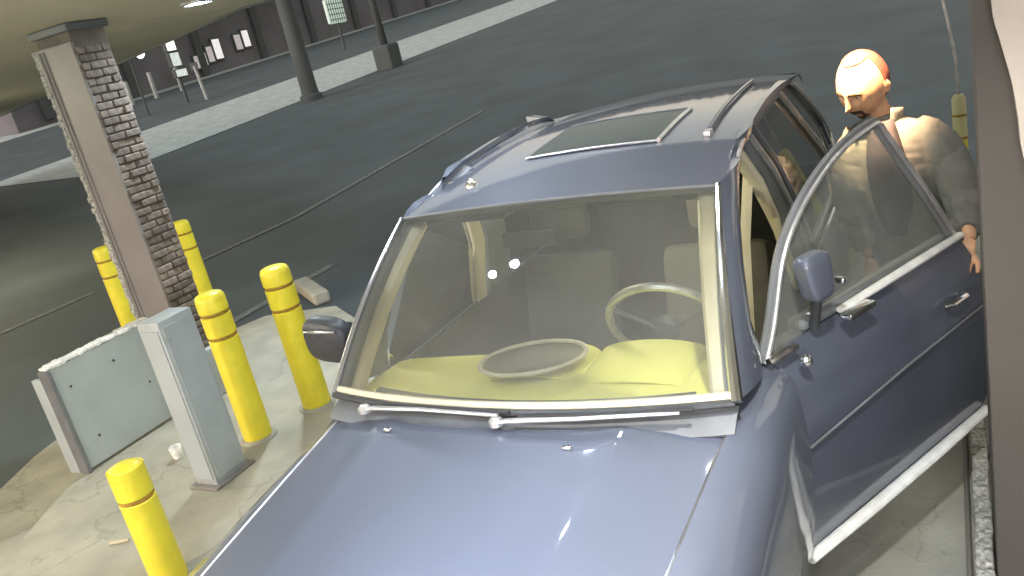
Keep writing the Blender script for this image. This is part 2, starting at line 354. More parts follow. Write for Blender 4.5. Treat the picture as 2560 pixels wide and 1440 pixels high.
# ------------------------------------------------------------------ yellow bollards
def bollard_parts(t, h, r=.095, grooves=(.14, .30)):
    zt = h
    prof = [(r*1.0, 0)]
    for g in sorted(grooves, reverse=True):
        prof += [(r, zt-g-.016), (r*.93, zt-g-.010), (r*.93, zt-g+.010), (r, zt-g+.016)]
    prof += [(r, zt-.055), (r*.97, zt-.032), (r*.86, zt-.014), (r*.62, zt-.004), (.002, zt)]
    obj('sleeve', lathe(prof, 32, cap=False), MT['yellow'], t, auto=40)
    for g in grooves:
        obj('band', lathe([(r*.935, zt-g-.010), (r*.962, zt-g-.006), (r*.962, zt-g+.006), (r*.935, zt-g+.010)], 32, cap=False), MT['band'], t, True)
    obj('footing', lathe([(r*1.32, 0), (r*1.3, .012), (r*1.02, .02)], 24, cap=False), MT['concrete'], t, True)
G = 'yellow safety bollards round the island'
for (x, y, z, h, rr, lab) in [
    (-2.16, -.05, .15, .68, .086, 'yellow bollard in the lower left corner in front of the grey panel'),
    (-2.816, 1.279, .15, 1.05, .095, 'yellow bollard in front of the brick side of the pier, beside the kiosk'),
    (-2.669, 1.729, .15, 1.05, .100, 'yellow bollard right beside the car mirror, top standing free'),
    (-5.89, 2.80, 0, 1.20, .095, 'small far yellow bollard to the left of the pier'),
    (-5.637, 3.553, 0, 1.20, .088, 'far yellow bollard with faded top peeping out behind the brick pier')]:
    t = thing('bollard', lab, 'bollard', (x, y, z), G)
    bollard_parts(t, h, rr, (.035, .18) if h < 1 else (.14, .30))
t = thing('guard_post', 'slim pale topped yellow post behind the man by the wall', 'bollard', (1.385, 4.4, 0))
obj('post', lathe([(.045, 0), (.045, .90)], 20), MT['yellow'], t, auto=40)
obj('cap', lathe([(.045, .902), (.045, 1.19), (.03, 1.22), (.004, 1.225)], 20), MT['paleyellow'], t, auto=40)
for zz in (.62, .92, 1.08): obj('band', lathe([(.046, zz-.008), (.050, zz-.005), (.050, zz+.005), (.046, zz+.008)], 20, cap=False), MT['band'], t, True)
obj('whip', tube(catmull([(0, 0, 1.22), (-.006, 0, 1.45), (-.03, 0, 1.65), (-.075, 0, 1.95), (-.10, 0, 2.3)], 5), .011, 8), MT['satin'], t, True)

# ------------------------------------------------------------------ grey kiosk and side panel on the island
t = thing('kiosk', 'narrow grey metal kiosk box standing beside the nearest pair of bollards', 'kiosk', (-2.70, .83, .15))
obj('housing', bx(-.09, .09, -.12, .13, 0, 1.08, .006), MT['kiosk'], t, auto=30)
obj('side_cover', bx(-.075, .075, -.128, -.1215, .06, 1.03, .002), MT['panel'], t)
obj('front_cover', bx(.0915, .098, -.10, .11, .05, 1.04, .002), MT['kiosk'], t)
obj('base_plate', bx(-.12, .12, -.16, .17, .001, .02, .004), MT['clad'], t)
t = thing('screen_panel', 'blue-grey sheet metal panel with chipped white top edge left of the kiosk', 'panel', (-3.90, 1.09, .15))
obj('sheet', bx(-.05, .03, -.34, .50, .02, .76, .006), MT['panel'], t)
bm = bmesh.new()
for k in range(24):
    y = -.36+k*.035+.0175; s = random.uniform(.85, 1.15)
    box(bm, (-.010+random.uniform(-.003, .003), y, .774+random.uniform(-.002, .002)), (.092*s, .037, .024*s), .006)
obj('top_edge', bm, MT['chipped'], t)
obj('corner_post', bx(-.055, .045, -.375, -.342, 0, .76, .006), MT['greyplastic'], t)
obj('end_flange', bx(-.16, -.052, -.375, -.335, 0, .70, .006), MT['panel'], t)
for yy, zz in ((-.25, .6), (-.2, .2), (.1, .62), (.3, .35)):
    obj('bolt', bx(.031, .037, yy-.008, yy+.008, zz-.008, zz+.008, .003), MT['plastic'], t)
tag(obj('cup', lathe([(.03, 0), (.042, .085), (.039, .085), (.028, .004)], 16, (-3.27, .98, .152), cap=False), MT['chipped'], None, True), 'small white paper cup on the island between panel and kiosk', 'cup')
bm = tube([(-2.86, .12, .162), (-2.76, .17, .162)], .010, 6); tag(obj('stick', bm, MT['trim']), 'short tan stick lying on the island beside the lower left bollard', 'stick')
o = obj('wheel_stop', bx(-.45, .45, -.09, .09, 0, .14, .03), MT['concrete']); o.location = (-4.95, 4.35, .002); o.rotation_euler = (0, 0, R(-35)); tag(o, 'low concrete wheel stop on the asphalt beyond the bollards', 'kerb stop')

# ------------------------------------------------------------------ building wall on the right
t = thing('bank_wall', 'dark brown-grey building pier filling the right edge of the picture', 'wall', (2.2, .9, 0))
obj('pier', bx(-.775, .9, -.26, .25, .02, 2.98, .006), MT['wall'], t)
bm = bmesh.new()
P = [(1.468, 2.5), (1.470, 2.15), (1.487, 2.04), (1.512, 1.92), (1.525, 1.81), (1.537, 1.69), (1.60, 1.45), (2.6, 1.45), (2.6, 2.5)]
P = catmull([(x, 0, z) for x, z in P[:7]], 4)+[Vector((2.6, 0, 1.45)), Vector((2.6, 0, 2.5))]
a = [bm.verts.new((p.x-2.2, -.268, p.z)) for p in P]; b = [bm.verts.new((p.x-2.2, -.33, p.z)) for p in P]
bm.faces.new(a); bm.faces.new(b[::-1])
for i in range(len(P)): bm.faces.new((a[i], a[(i+1) % len(P)], b[(i+1) % len(P)], b[i]))
obj('arch_trim', bm, MT['beige'], t)
t = thing('foundation_kerb', 'strip of rough whitish stone along the foot of the right wall', 'kerb', (1.40, 0, 0))
bm = bmesh.new(); y = -.9
k = 0
for k in range(16):
    L = random.uniform(.16, .24)
    s = obj('stone', bx(-.042, .02, 0, L-.008, 0, .15+random.uniform(-.008, .008), .012), MT['roughwhite'], t)
    s.location = (random.uniform(-.004, .004), y, .004); y += L
tag(obj('conduit', tube([(1.335, -.9, .02), (1.335, 2.2, .02)], .011, 8), MT['clad'], None, True), 'thin greenish pipe running on the ground along the stone kerb', 'pipe')
t = thing('corner_post', 'pale grey square post between the open car door and the wall', 'post', (1.475, 1.72, 0))
obj('post', bx(-.035, .035, -.035, .035, .006, 1.02, .006), MT['beige'], t); obj('foot', bx(-.055, .055, -.055, .055, .004, .03, .004), MT['clad'], t)

t = thing('fill_panel', 'white fill light panel added out of view to brighten car and ceiling', 'lamp', (2.2, -3.1, 2.0), rz=R(18))  # unseen panel added to brighten ceiling, bonnet and cabin
obj('casing', bx(-.12, .12, -.75, .75, -.35, .35, .02), MT['clad'], t); obj('face', bx(-.135, -.121, -.70, .70, -.30, .30, .004), MT['fillface'], t)
l = bpy.data.lights.new('fill_panel_light', 'AREA'); l.shape = 'RECTANGLE'; l.size = 1.3; l.size_y = .55; l.energy = 80; l.color = (.86, .91, 1)
o = bpy.data.objects.new('fill_panel_light', l); col.objects.link(o); o.location = (2.03, -3.05, 2.0); o.rotation_euler = (0, R(90+20), R(-18))
o.rotation_euler = Vector((-1, .42, .18)).to_track_quat('-Z', 'Y').to_euler()
# ------------------------------------------------------------------ the car
car = thing('parked_car', 'dark blue-grey car with its driver door wide open filling the picture', 'car', (0, .9, 0))
OFF = Vector((0, -.9, 0))
def cobj(name, bm, m, parent=None, smooth=True, auto=35):
    if parent is None or parent.name.startswith('parked_car'):
        bmesh.ops.translate(bm, vec=OFF, verts=bm.verts); parent = car
    return obj(name, bm, m, parent, auto=auto)
def sub(name, bm, m, parent, auto=35):      # world-space mesh under a part of the car (the part's own frame equals the car's)
    bmesh.ops.translate(bm, vec=OFF, verts=bm.verts)
    return obj(name, bm, m, parent, auto=auto)
def sx(z):        # half width of the body side at height z
    pts = [(.30, .80), (.36, .825), (.55, .855), (.80, .865), (.95, .855), (1.06, .825), (1.14, .785)]
    if z <= pts[0][0]: return pts[0][1]
    for (a, b), (c, d) in zip(pts, pts[1:]):
        if z <= c: return lerp(b, d, (z-a)/(c-a))
    return .792-.2*(z-1.1)
def hood_z(x, y):
    e = (abs(x)/.70)
    base = lerp(1.175, 1.035, min(1, max(0, (.0-y)/1.15))**1.15)
    z = base - .055*e**3 + .012*math.exp(-((abs(x)-.42)/.05)**2)
    if y < -.95: z -= .35*((-.95-y)/.3)**2
    return z
ws_y = lambda u: -.10*(1-u*u)           # windscreen foot bows forward
def hood_half(y): return .735 if y > -.05 else lerp(.735, .675, min(1, -y/1.2))
# hood
rows = []
for j in range(25):
    v = j/24
    rows.append([((u*hood_half(lerp(ws_y(u)-.045, -1.22, v))), lerp(ws_y(u)-.045, -1.22, v), hood_z(u*.70, lerp(ws_y(u)-.045, -1.22, v))) for u in [i/16-1 for i in range(33)]])
cobj('bonnet', grid(rows, .02), MT['paint'], auto=50)
# cowl under the windscreen with vents
rows = [[(u*.765, ws_y(u)+yy, 1.165+zz) for u in [i/12-1 for i in range(25)]] for yy, zz in ((-.06, -.035), (-.02, -.01), (.03, .01))]
cowl = cobj('cowl', grid(rows, .01), MT['greyplastic'])
# windscreen
def ws_pt(u, v):
    x = u*lerp(.762, .652, v); 
    y = lerp(ws_y(u), .56-.055*(1-u*u), v); z = lerp(1.195, 1.713+.028*(1-u*u), v)
    bow = .035*math.sin(math.pi*v); return Vector((x, y-bow*.66, z+bow*.7))
rows = [[ws_pt(i/10-1, j/12) for i in range(21)] for j in range(13)]
wsc = cobj('windscreen', grid(rows), MT['ws'], auto=180)
def rib_strip(pts, r, m, name, parent=None, flat=1., n=8):
    return cobj(name, tube(pts, r, n, flat=flat), m, parent)
seal = sub('seal', tube([ws_pt(i/10-1, 0)+Vector((0, -.004, .004)) for i in range(21)], .012, 8), MT['plastic'], wsc)
sub('seal', tube([ws_pt(i/10-1, 1)+Vector((0, .004, .004)) for i in range(21)], .006, 8), MT['greyplastic'], wsc)
sub('frit', tube([ws_pt(i/10-1, .035)+Vector((0, .006, -.006)) for i in range(21)], .016, 6), MT['trim'], wsc)
sub('edge_trim', tube([ws_pt(1.0, j/12)+Vector((.006, -.002, .008)) for j in range(13)], [lerp(.019, .010, j/12) for j in range(13)], 8), MT['chrome'], wsc)
sub('edge_trim', tube([ws_pt(-1.0, j/12)+Vector((-.004, 0, .006)) for j in range(13)], .010, 8), MT['irid'], wsc)  # thin-film strip put here for the rainbow fringe on the pillar
# A pillars: swept between the windscreen edge and the door opening
def pillar_rows(s):
    A = [(-.03, 1.13), (.0, 1.19)]
    outer = [Vector((s*.775, .33, 1.13)), Vector((s*.775, .345, 1.205)), Vector((s*.752, .36, 1.31)), Vector((s*.728, .47, 1.47)), Vector((s*.705, .61, 1.61)), Vector((s*.690, .74, 1.70)), Vector((s*.680, .86, 1.75))]
    inner = [ws_pt(s, t) for t in (0, .05, .2, .45, .72, .92, 1.0)]
    return inner, outer
for s in (1, -1):
    inn, out = pillar_rows(s)
    rows = []
    for a, b in zip(inn, out):
        m_ = (a+b)/2+Vector((s*.022, -.008, .012)); rows.append([a, (a+m_)/2+Vector((s*.006, 0, .004)), m_, (m_+b)/2+Vector((s*.006, 0, .002)), b])
    ap = cobj('a_pillar', grid(rows, .03), MT['paint'])
    sub('inner_trim', tube([p+Vector((-s*.05, .05, -.035)) for p in inn], .034, 8, flat=.7), MT['trim'], ap)
# roof
def roof_z(u, y):
    ed = 1.713+.085*math.sin(min(1, (y-.56)/1.1)*math.pi/2) if y < 1.66 else 1.798-.05*((y-1.66)/1.15)**2
    return ed+.030*(1-u*u)
def roof_half(y): return .652 if y < 1.6 else lerp(.652, .60, (y-1.6)/1.2)
rows = []
for j in range(25):
    row = []
    for i in range(25):
        u = i/12-1; y0 = .56-.055*(1-u*u); y = lerp(y0+.006, 2.80+.05*(1-u*u), j/24)
        row.append((u*roof_half(y), y, roof_z(u, y)))
    rows.append(row)
roof = cobj('roof', grid(rows, .02), MT['paint'], auto=60)
# sunroof: a dark glass panel with a bright edge
sun = [[Vector((x, y, roof_z(x/.64, y)+.006)) for x in [lerp(-.30, .30, i/8) for i in range(9)]] for y in [lerp(1.08, 1.62, j/8) for j in range(9)]]
sp = cobj('sunroof', grid(sun, .004), MT['roofglass'])
ring = [sun[0][i] for i in range(9)]+[sun[j][8] for j in range(1, 9)]
sub('edge_trim', tube([sun[0][i]+Vector((0, -.006, .002)) for i in range(9)], .0055, 6), MT['satin'], sp)
sub('edge_trim', tube([sun[j][8]+Vector((.006, 0, .002)) for j in range(9)], .009, 6), MT['satin'], sp)
sub('edge_trim', tube([sun[8][i]+Vector((0, .006, .002)) for i in range(9)], .004, 6), MT['greyplastic'], sp)
# roof rails (light strips along both sides of the roof)
for s in (1,):
    pts = [(s*lerp(.50, .44, t), lerp(1.15, 2.35, t), roof_z(.7, lerp(1.15, 2.35, t))+.014) for t in [k/10 for k in range(11)]]
    rr = cobj('roof_rail', tube(pts, .010 if s > 0 else .005, 8), MT['paint'])
    sub('rail_foot', bx(s*.50-.014, s*.50+.014, 1.09, 1.15, roof_z(.75, 1.12)-.004, roof_z(.75, 1.12)+.022, .004), MT['satin'], rr)
cobj('roof_glint', lathe([(.030, 0), (.028, .012), (.018, .030), (.004, .038)], 20, (-.455, .83, roof_z(.7, .83)-.003)), MT['chrome'])  # chrome button added in place of a lamp glint on the roof
# side upper frame: rail, B pillar, rear pillar, per side
def sidept(s, y, z, o=0.): return Vector((s*(.792-.2*(z-1.1)+o), y, z))
railc = [(.67, 1.66), (.78, 1.725), (.90, 1.765), (1.10, 1.800), (1.45, 1.825), (1.85, 1.832), (2.10, 1.812), (2.40, 1.69), (2.70, 1.49), (2.76, 1.36), (2.62, 1.20), (2.55, 1.12)]
for s in (1, -1):
    rc = catmull([sidept(s, y, z) for y, z in railc], 4)
    # roof side: from the roof edge to the rail
    ys = [lerp(.60, 2.72, k/24) for k in range(25)]
    def zr(y):
        for (a, b), (c, d) in zip(railc, railc[1:]):
            if a <= y <= c: return lerp(b, d, (y-a)/(c-a))
        return 1.60
    rows = []
    for y in ys:
        zz = min(zr(max(y, .68)), roof_z(1, y)+.035) if y < 2.1 else zr(y)
        e = sidept(s, max(y, .66), zz); rws = Vector((s*roof_half(y), y, roof_z(1, y)))
        mid = (e+rws)/2+Vector((s*.008, 0, .010)); rows.append([rws, (rws+mid)/2+Vector((0, 0, .004)), mid, (mid+e)/2+Vector((s*.004, 0, .002)), e])
    sr = cobj('roof_side', grid(rows, .02), MT['paint'], auto=60)
    sub('drip_moulding', tube([p+Vector((s*.010, 0, 0)) for p in rc], .009, 8), MT['satin'], sr)
    # B pillar, leaning
    for w_, nm, mt_, o_ in ((.050, 'b_pillar', MT['trim'], 0),):
        b0 = [sidept(s, y, z) for y, z in ((.985, 1.76), (1.15, 1.585), (1.22, 1.42), (1.23, 1.26), (1.235, 1.10))]
        b1 = [sidept(s, y, z) for y, z in ((1.13, 1.80), (1.33, 1.615), (1.43, 1.44), (1.47, 1.27), (1.48, 1.10))]
        bp = cobj(nm, grid([[a, lerp(a, b, .33)+Vector((s*.01, 0, 0)), lerp(a, b, .66)+Vector((s*.01, 0, 0)), b] for a, b in zip(b0, b1)], .05), MT['greyplastic'])
        sub('seal', tube([lerp(a, b, .86)+Vector((s*.016, 0, 0)) for a, b in zip(b0, b1)], .019, 8), MT['chrome'], bp)
        sub('seal', tube([lerp(a, b, .42)+Vector((s*.018, 0, 0)) for a, b in zip(b0, b1)], .013, 8), MT['satin'], bp)
        sub('inner_trim', tube([lerp(a, b, -.25)+Vector((-s*.03, 0, 0)) for a, b in zip(b0, b1)], .034, 8, flat=.6), MT['trim'], bp)
    # rear side window
    win = [[lerp(sidept(s, yb, 1.115, -.012), sidept(s, yt, zt, -.012), k/4) for k in range(5)] for yb, yt, zt in ((1.50, 1.17, 1.795), (1.75, 1.5, 1.82), (2.0, 1.85, 1.825), (2.3, 2.1, 1.80), (2.45, 2.4, 1.68), (2.55, 2.66, 1.48))]
    rw = cobj('rear_side_window', grid(win), MT['sideglass'])
    rp = catmull([sidept(s, y, z, .004) for y, z in ((1.82, 1.826), (2.06, 1.66), (2.31, 1.486), (2.53, 1.317), (2.50, 1.13))], 4)
    sub('divider', tube(rp, .014, 8), MT['satin'], rw)
    # C pillar / rear quarter
    rows = [[sidept(s, 2.16, 1.80), Vector((s*.60, 2.80, 1.745))], [sidept(s, 2.42, 1.69), Vector((s*.62, 2.95, 1.62))], [sidept(s, 2.70, 1.49), Vector((s*.66, 3.12, 1.44))], [sidept(s, 2.76, 1.34), Vector((s*.68, 3.22, 1.28))], [sidept(s, 2.57, 1.115), Vector((s*.72, 3.30, 1.115))]]
    cobj('c_pillar', grid(rows, .02), MT['paint'])
    # rear body side
    rows = []
    for z in (1.12, 1.06, .95, .80, .65, .50, .36):
        rows.append([(s*(sx(z)-(0.06*max(0, y-2.6)**2)), y, z) for y in [lerp(1.48, 3.42, k/20) for k in range(21)]])
    # wheel arch cut
    bm = bmesh.new(); V = {}
    def arch(y, z, cy_, r_): return (y-cy_)**2+(z-.36)**2 < r_*r_
    grid(rows, 0, bm)
    bmesh.ops.delete(bm, geom=[f for f in bm.faces if arch(f.calc_center_median().y, f.calc_center_median().z, 2.72, .36)], context='FACES')
    bmesh.ops.solidify(bm, geom=bm.faces[:], thickness=.02)
    cobj('rear_side_panel', bm, MT['paint'])
    # belt moulding
    cobj('belt_moulding', tube([sidept(s, y, 1.115, .008) for y in (1.48, 1.9, 2.3, 2.57)], .011, 8), MT['chrome'])
    # front fender with wheel arch
    zs = [1.0, .92, .80, .68, .56, .45, .36]; bm = bmesh.new(); rows = []
    ysf = [lerp(-1.22, .40, k/36) for k in range(37)]
    def top(y): return hood_z(.70, y)-.004
    r0 = [(s*(hood_half(y)+.006), y, top(y)) for y in ysf]
    r1 = [(s*(hood_half(y)+.05), y, top(y)-.012) for y in ysf]
    r2 = [(s*lerp(hood_half(y), sx(.95), .86), y, top(y)-.055) for y in ysf]
    rows = [r0, r1, r2]
    for z in (.93, .86, .78, .70, .62, .54, .46, .38):
        rows.append([(s*(sx(z)-(.25*max(0, -.95-y)**2*3)), y, min(z, top(y)-.06-(.93-z)*.8)) for y in ysf])
    grid(rows, 0, bm)
    bmesh.ops.delete(bm, geom=[f for f in bm.faces if arch(f.calc_center_median().y, f.calc_center_median().z, -.55, .34)], context='FACES')
    bmesh.ops.solidify(bm, geom=bm.faces[:], thickness=.02)
    cobj('front_wing', bm, MT['paint'], auto=60)
    # strip added along the bonnet shut line to stand for its glare
    cobj('wing_gleam', tube([(s*(hood_half(y)+.004), y, top(y)+.003) for y in ysf[2:-3]], .009 if s > 0 else .005, 8), MT['irid'] if s > 0 else MT['satin'])
    # sills, wheels
    cobj('sill', bx(min(s*.66, s*.80), max(s*.66, s*.80), .0, 2.36, .24, .36, .02), MT['plastic'])
    for wy in (-.55, 2.72):
        prof = [(.20, -.10), (.33, -.105), (.355, -.08), (.36, 0), (.355, .08), (.33, .105), (.20, .10)]
        bm = lathe(prof, 32); bmesh.ops.rotate(bm, cent=(0, 0, 0), matrix=Matrix.Rotation(R(90), 3, 'Y'), verts=bm.verts); bmesh.ops.translate(bm, vec=(s*.72, wy, .36), verts=bm.verts)
        wh = cobj('wheel', bm, MT['rubber'])
        bm = lathe([(.205, .0), (.21, .03), (.18, .035), (.06, .02), (.05, .04), (.002, .045)], 24)
        bmesh.ops.rotate(bm, cent=(0, 0, 0), matrix=Matrix.Rotation(R(90*s), 3, 'Y'), verts=bm.verts); bmesh.ops.translate(bm, vec=(s*.80, wy, .36), verts=bm.verts)
        sub('rim', bm, MT['satin'], wh)
# passenger door (closed)
s = -1
rows = [[(s*sx(z), y, z) for y in [lerp(.42, 1.46, k/8) for k in range(9)]] for z in (1.12, 1.06, .95, .80, .65, .50, .36)]
pd = cobj('front_door', grid(rows, .02), MT['paint'])
win = [[lerp(sidept(s, yb, 1.115, -.012), sidept(s, yt, zt, -.012), k/4) for k in range(5)] for yb, yt, zt in ((.36, .37, 1.2), (.6, .62, 1.58), (.8, .8, 1.72), (1.0, .95, 1.755), (1.22, 1.0, 1.76))]
sub('window', grid(win), MT['sideglass'], pd)
# passenger mirror
def mirror(s, y, z, parent=None, local=False):
    bm = bmesh.new(); v = bmesh.ops.create_icosphere(bm, subdivisions=4, radius=1)['verts']
    for q in bm.verts:
        c = q.co; 
        for i in range(3): c[i] = math.copysign(abs(c[i])**.62, c[i])
        q.co = Vector((c.x*.118, c.y*.062*(1 if c.y < 0 else .55), c.z*.10+.012*c.x*s))
    bmesh.ops.translate(bm, vec=(s*.985, y, z), verts=bm.verts)
    return bm
mr = cobj('wing_mirror', mirror(-1, .30, 1.30), MT['plastic'], auto=180)
bm = tube([(-.78, .34, 1.18), (-.90, .31, 1.24)], .028, 8, flat=.6); sub('arm', bm, MT['plastic'], mr)
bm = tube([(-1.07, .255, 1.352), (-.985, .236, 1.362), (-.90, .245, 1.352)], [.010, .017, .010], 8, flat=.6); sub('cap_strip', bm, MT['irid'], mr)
sub('mirror_glass', bx(-1.03, -.87, .33, .335, 1.24, 1.36, .002), MT['chrome'], mr)
# wipers
for (a, b, c) in (((-.56, -.085), (-.30, -.10), (.03, -.135)), ((.02, -.14), (.30, -.13), (.62, -.085))):
    z0 = 1.19
    wp = cobj('wiper', tube([(a[0], a[1], z0-.005), (a[0]+.05, a[1]-.015, z0+.012), (b[0], b[1]-.012, z0+.020), (c[0], c[1], z0+.020)], [.012, .012, .009, .008], 8, flat=.7), MT['satin'])
    sub('blade', tube([(a[0]+.08, a[1]+.008, z0+.012), (b[0], b[1]+.004, z0+.022), (c[0]+.04, c[1]+.01, z0+.026)], .007, 6), MT['rubber'], wp)
    sub('pivot', lathe([(.024, 0), (.024, .018), (.012, .028)], 16, (a[0], a[1], z0-.012)), MT['satin'], wp)
for x, y in ((-.40, -.18), (.30, -.22)):
    cobj('washer_jet', bx(x-.016, x+.016, y-.008, y+.008, hood_z(x, y)+.001, hood_z(x, y)+.012, .004), MT['chrome'])
# front end
cobj('front_bumper', bx(-.80, .80, -1.42, -1.18, .30, .72, .06), MT['paint'])
gr = cobj('grille', bx(-.50, .50, -1.33, -1.20, .73, .90, .02), MT['plastic'])
for k in range(4): sub('bar', bx(-.48, .48, -1.345, -1.332, .755+k*.037, .767+k*.037, .003), MT['chrome'], gr)
for s in (1, -1):
    cobj('headlight', bx(min(s*.52, s*.76), max(s*.52, s*.76), -1.32, -1.16, .74, .91, .03), MT['roofglass'])
# interior
cobj('cabin_floor', bx(-.74, .74, .05, 3.2, .30, .34), MT['liner'])
cobj('firewall', bx(-.72, .72, .03, .06, .34, 1.10), MT['liner'])
rows = []
dpts = [(-.05, 1.165), (.10, 1.165), (.25, 1.16), (.38, 1.15), (.46, 1.125), (.50, 1.06), (.50, .80), (.46, .62)]
for i in range(29):
    u = i/14-1; row = []
    for k, (y, z) in enumerate(dpts):
        yy = y + (ws_y(u)+.09 if k < 1 else ws_y(u)*.5+.03 if k < 2 else .02*(1-u*u))
        row.append((u*.73, yy, z+.012*(1-u*u)))
    rows.append(row)
dash = cobj('dashboard', grid(rows, .01), MT['dash'])
rows = [[(u*.62, yy+.09*u*u*.9-.0, 1.184) for u in [i/12-1 for i in range(25)]] for yy in (-.035+.02, -.035+.05)]
sub('defroster_vent', grid(rows, .004), MT['plastic'], dash)
for vx in (-.62, .02, .66):
    v_ = sub('air_vent', bx(vx-.07, vx+.07, .498, .512, 1.02, 1.085, .006), MT['plastic'], dash)
# instrument binnacle and centre hump
def hump(cx_, w_, y0, y1, h, m, nm):
    rows = []
    for j in range(9):
        v = j/8; y = lerp(y0, y1, v); hh = h*math.sin(math.pi*(.15+.60*v))
        rows.append([(cx_+w_*math.cos(math.pi*(1-k/12)), y, 1.155+hh*math.sin(math.pi*k/12)) for k in range(13)])
    return sub(nm, grid(rows, .006), m, dash)
hump(-.02, .19, .18, .44, .075, MT['dash'], 'centre_binnacle'); hump(.37, .20, .16, .46, .062, MT['dash'], 'instrument_binnacle')
bm = bmesh.new(); n = 24
pr = [bm.verts.new((-.01+.185*math.cos(2*math.pi*k/n), .235+.105*math.sin(2*math.pi*k/n)+.04*math.cos(2*math.pi*k/n), 1.232+.012*math.sin(2*math.pi*k/n))) for k in range(n)]
bm.faces.new(pr); bmesh.ops.solidify(bm, geom=bm.faces[:], thickness=.006); sub('binnacle_inset', bm, MT['dash2'], dash)
bm = tube([(-.01+.195*math.cos(2*math.pi*k/n), .235+.113*math.sin(2*math.pi*k/n)+.04*math.cos(2*math.pi*k/n), 1.236+.012*math.sin(2*math.pi*k/n)) for k in range(n+1)], .008, 6); sub('binnacle_rim', bm, MT['trim'], dash)
# steering wheel
tilt = Matrix.Rotation(R(-62), 3, 'X'); cc = Vector((.385, .60, 1.19)); n = 40
ringp = [cc+tilt@Vector((.225*math.cos(2*math.pi*k/n), .225*math.sin(2*math.pi*k/n), 0)) for k in range(n+1)]
sw = cobj('steering_wheel', tube(ringp, .017, 8), MT['satin'])
for an in (90, 210, 330):
    sub('spoke', tube([cc+tilt@Vector((.03*math.cos(R(an)), .03*math.sin(R(an)), -.02)), cc+tilt@Vector((.22*math.cos(R(an)), .22*math.sin(R(an)), 0))], .016, 6, flat=.5), MT['plastic'], sw)
bm = lathe([(.001, .01), (.05, .012), (.065, 0), (.05, -.03), (.001, -.04)], 20, cap=False)
bmesh.ops.rotate(bm, cent=(0, 0, 0), matrix=tilt, verts=bm.verts); bmesh.ops.translate(bm, vec=cc, verts=bm.verts); sub('hub', bm, MT['plastic'], sw)
# lit dome lamp: the door is open
dl = cobj('dome_lamp', bx(-.06, .06, .96, 1.06, 1.700, 1.716, .004), MT['domelens'])
l = bpy.data.lights.new('dome_light', 'POINT'); l.energy = 5; l.color = (1, .93, .60); l.shadow_soft_size = .04
o = bpy.data.objects.new('dome_light', l); col.objects.link(o); o.location = (0, 1.0, 1.64)
# seats
def seat(x, y, wd):
    st = cobj('seat', bx(x-wd, x+wd, y-.28, y+.22, .50, .68, .05), MT['seat'])
    bm = bx(-wd, wd, -.06, .06, 0, .62, .05); bmesh.ops.rotate(bm, cent=(0, 0, 0), matrix=Matrix.Rotation(R(-18), 3, 'X'), verts=bm.verts); bmesh.ops.translate(bm, vec=(x, y+.22, .64), verts=bm.verts)
    sub('backrest', bm, MT['seat'], st)
    for q in ((x,) if wd < .4 else (x-.4, x+.4)):
        bm = bx(-.12, .12, -.045, .045, 0, .17, .035); bmesh.ops.translate(bm, vec=(q, y+.46, 1.29), verts=bm.verts); sub('headrest', bm, MT['seat'], st)
    return st
ds = seat(.37, 1.05, .25); sub('seat_belt', tube([(.64, 1.13, 1.66), (.60, 1.06, 1.35), (.58, 1.0, .95), (.57, .98, .62)], .026, 6, flat=.15), MT['trim'], ds)
for q_ in [ds]+list(ds.children): q_.data.materials[0] = MT['tanseat'] if q_.name.split('.')[0] != 'seat_belt' else MT['trim']
seat(-.37, 1.05, .25); seat(0, 2.15, .62)
ml = cobj('rear_view_mirror', bx(-.12, .10, .40, .425, 1.60, 1.66, .01), MT['plastic'])
sub('stem', tube([(-.01, .44, 1.64), (-.01, .48, 1.71)], .010, 6), MT['plastic'], ml)
rows = [[(u*.60, lerp(.60, 2.7, v), roof_z(u, lerp(.60, 2.7, v))-.045) for u in (-1, -.5, 0, .5, 1)] for v in (0, .25, .5, .75, 1)]
cobj('headliner', grid(rows, .008), MT['liner'])
cobj('overhead_console', bx(-.08, .12, .62, .80, 1.675, 1.70, .01), MT['greyplastic'])
for x in (-.40, .38):
    cobj('sun_visor', bx(x-.20, x+.20, .60, .76, 1.665, 1.683, .006), MT['seat'])
cobj('rear_window', grid([[(u*.60, 2.84, 1.75+.02*(1-u*u)) for u in (-1, -.5, 0, .5, 1)], [(u*.68, 3.22, 1.15) for u in (-1, -.5, 0, .5, 1)]]), MT['sideglass'])
cobj('boot_lid', grid([[(u*.70, 3.24, 1.15) for u in (-1, 0, 1)], [(u*.72, 3.42, 1.08) for u in (-1, 0, 1)], [(u*.76, 3.46, .5) for u in (-1, 0, 1)]], .03), MT['paint'])
rows = [[(s_*.745, y, z) for y in (.10, .42, 1.3, 2.4)] for s_ in (-1,) for z in (.40, .75, 1.12)]
cobj('inner_side_trim', grid(rows, .01), MT['seat'])
cobj('door_sill_trim', grid([[(.745, y, z) for y in (1.50, 2.0, 2.4)] for z in (.40, .75, 1.12)], .01), MT['trim'])
cobj('hinge_post', grid([[(.80, .41, z), (.68, .40, z)] for z in (.36, .7, 1.12)], .02), MT['paint'])

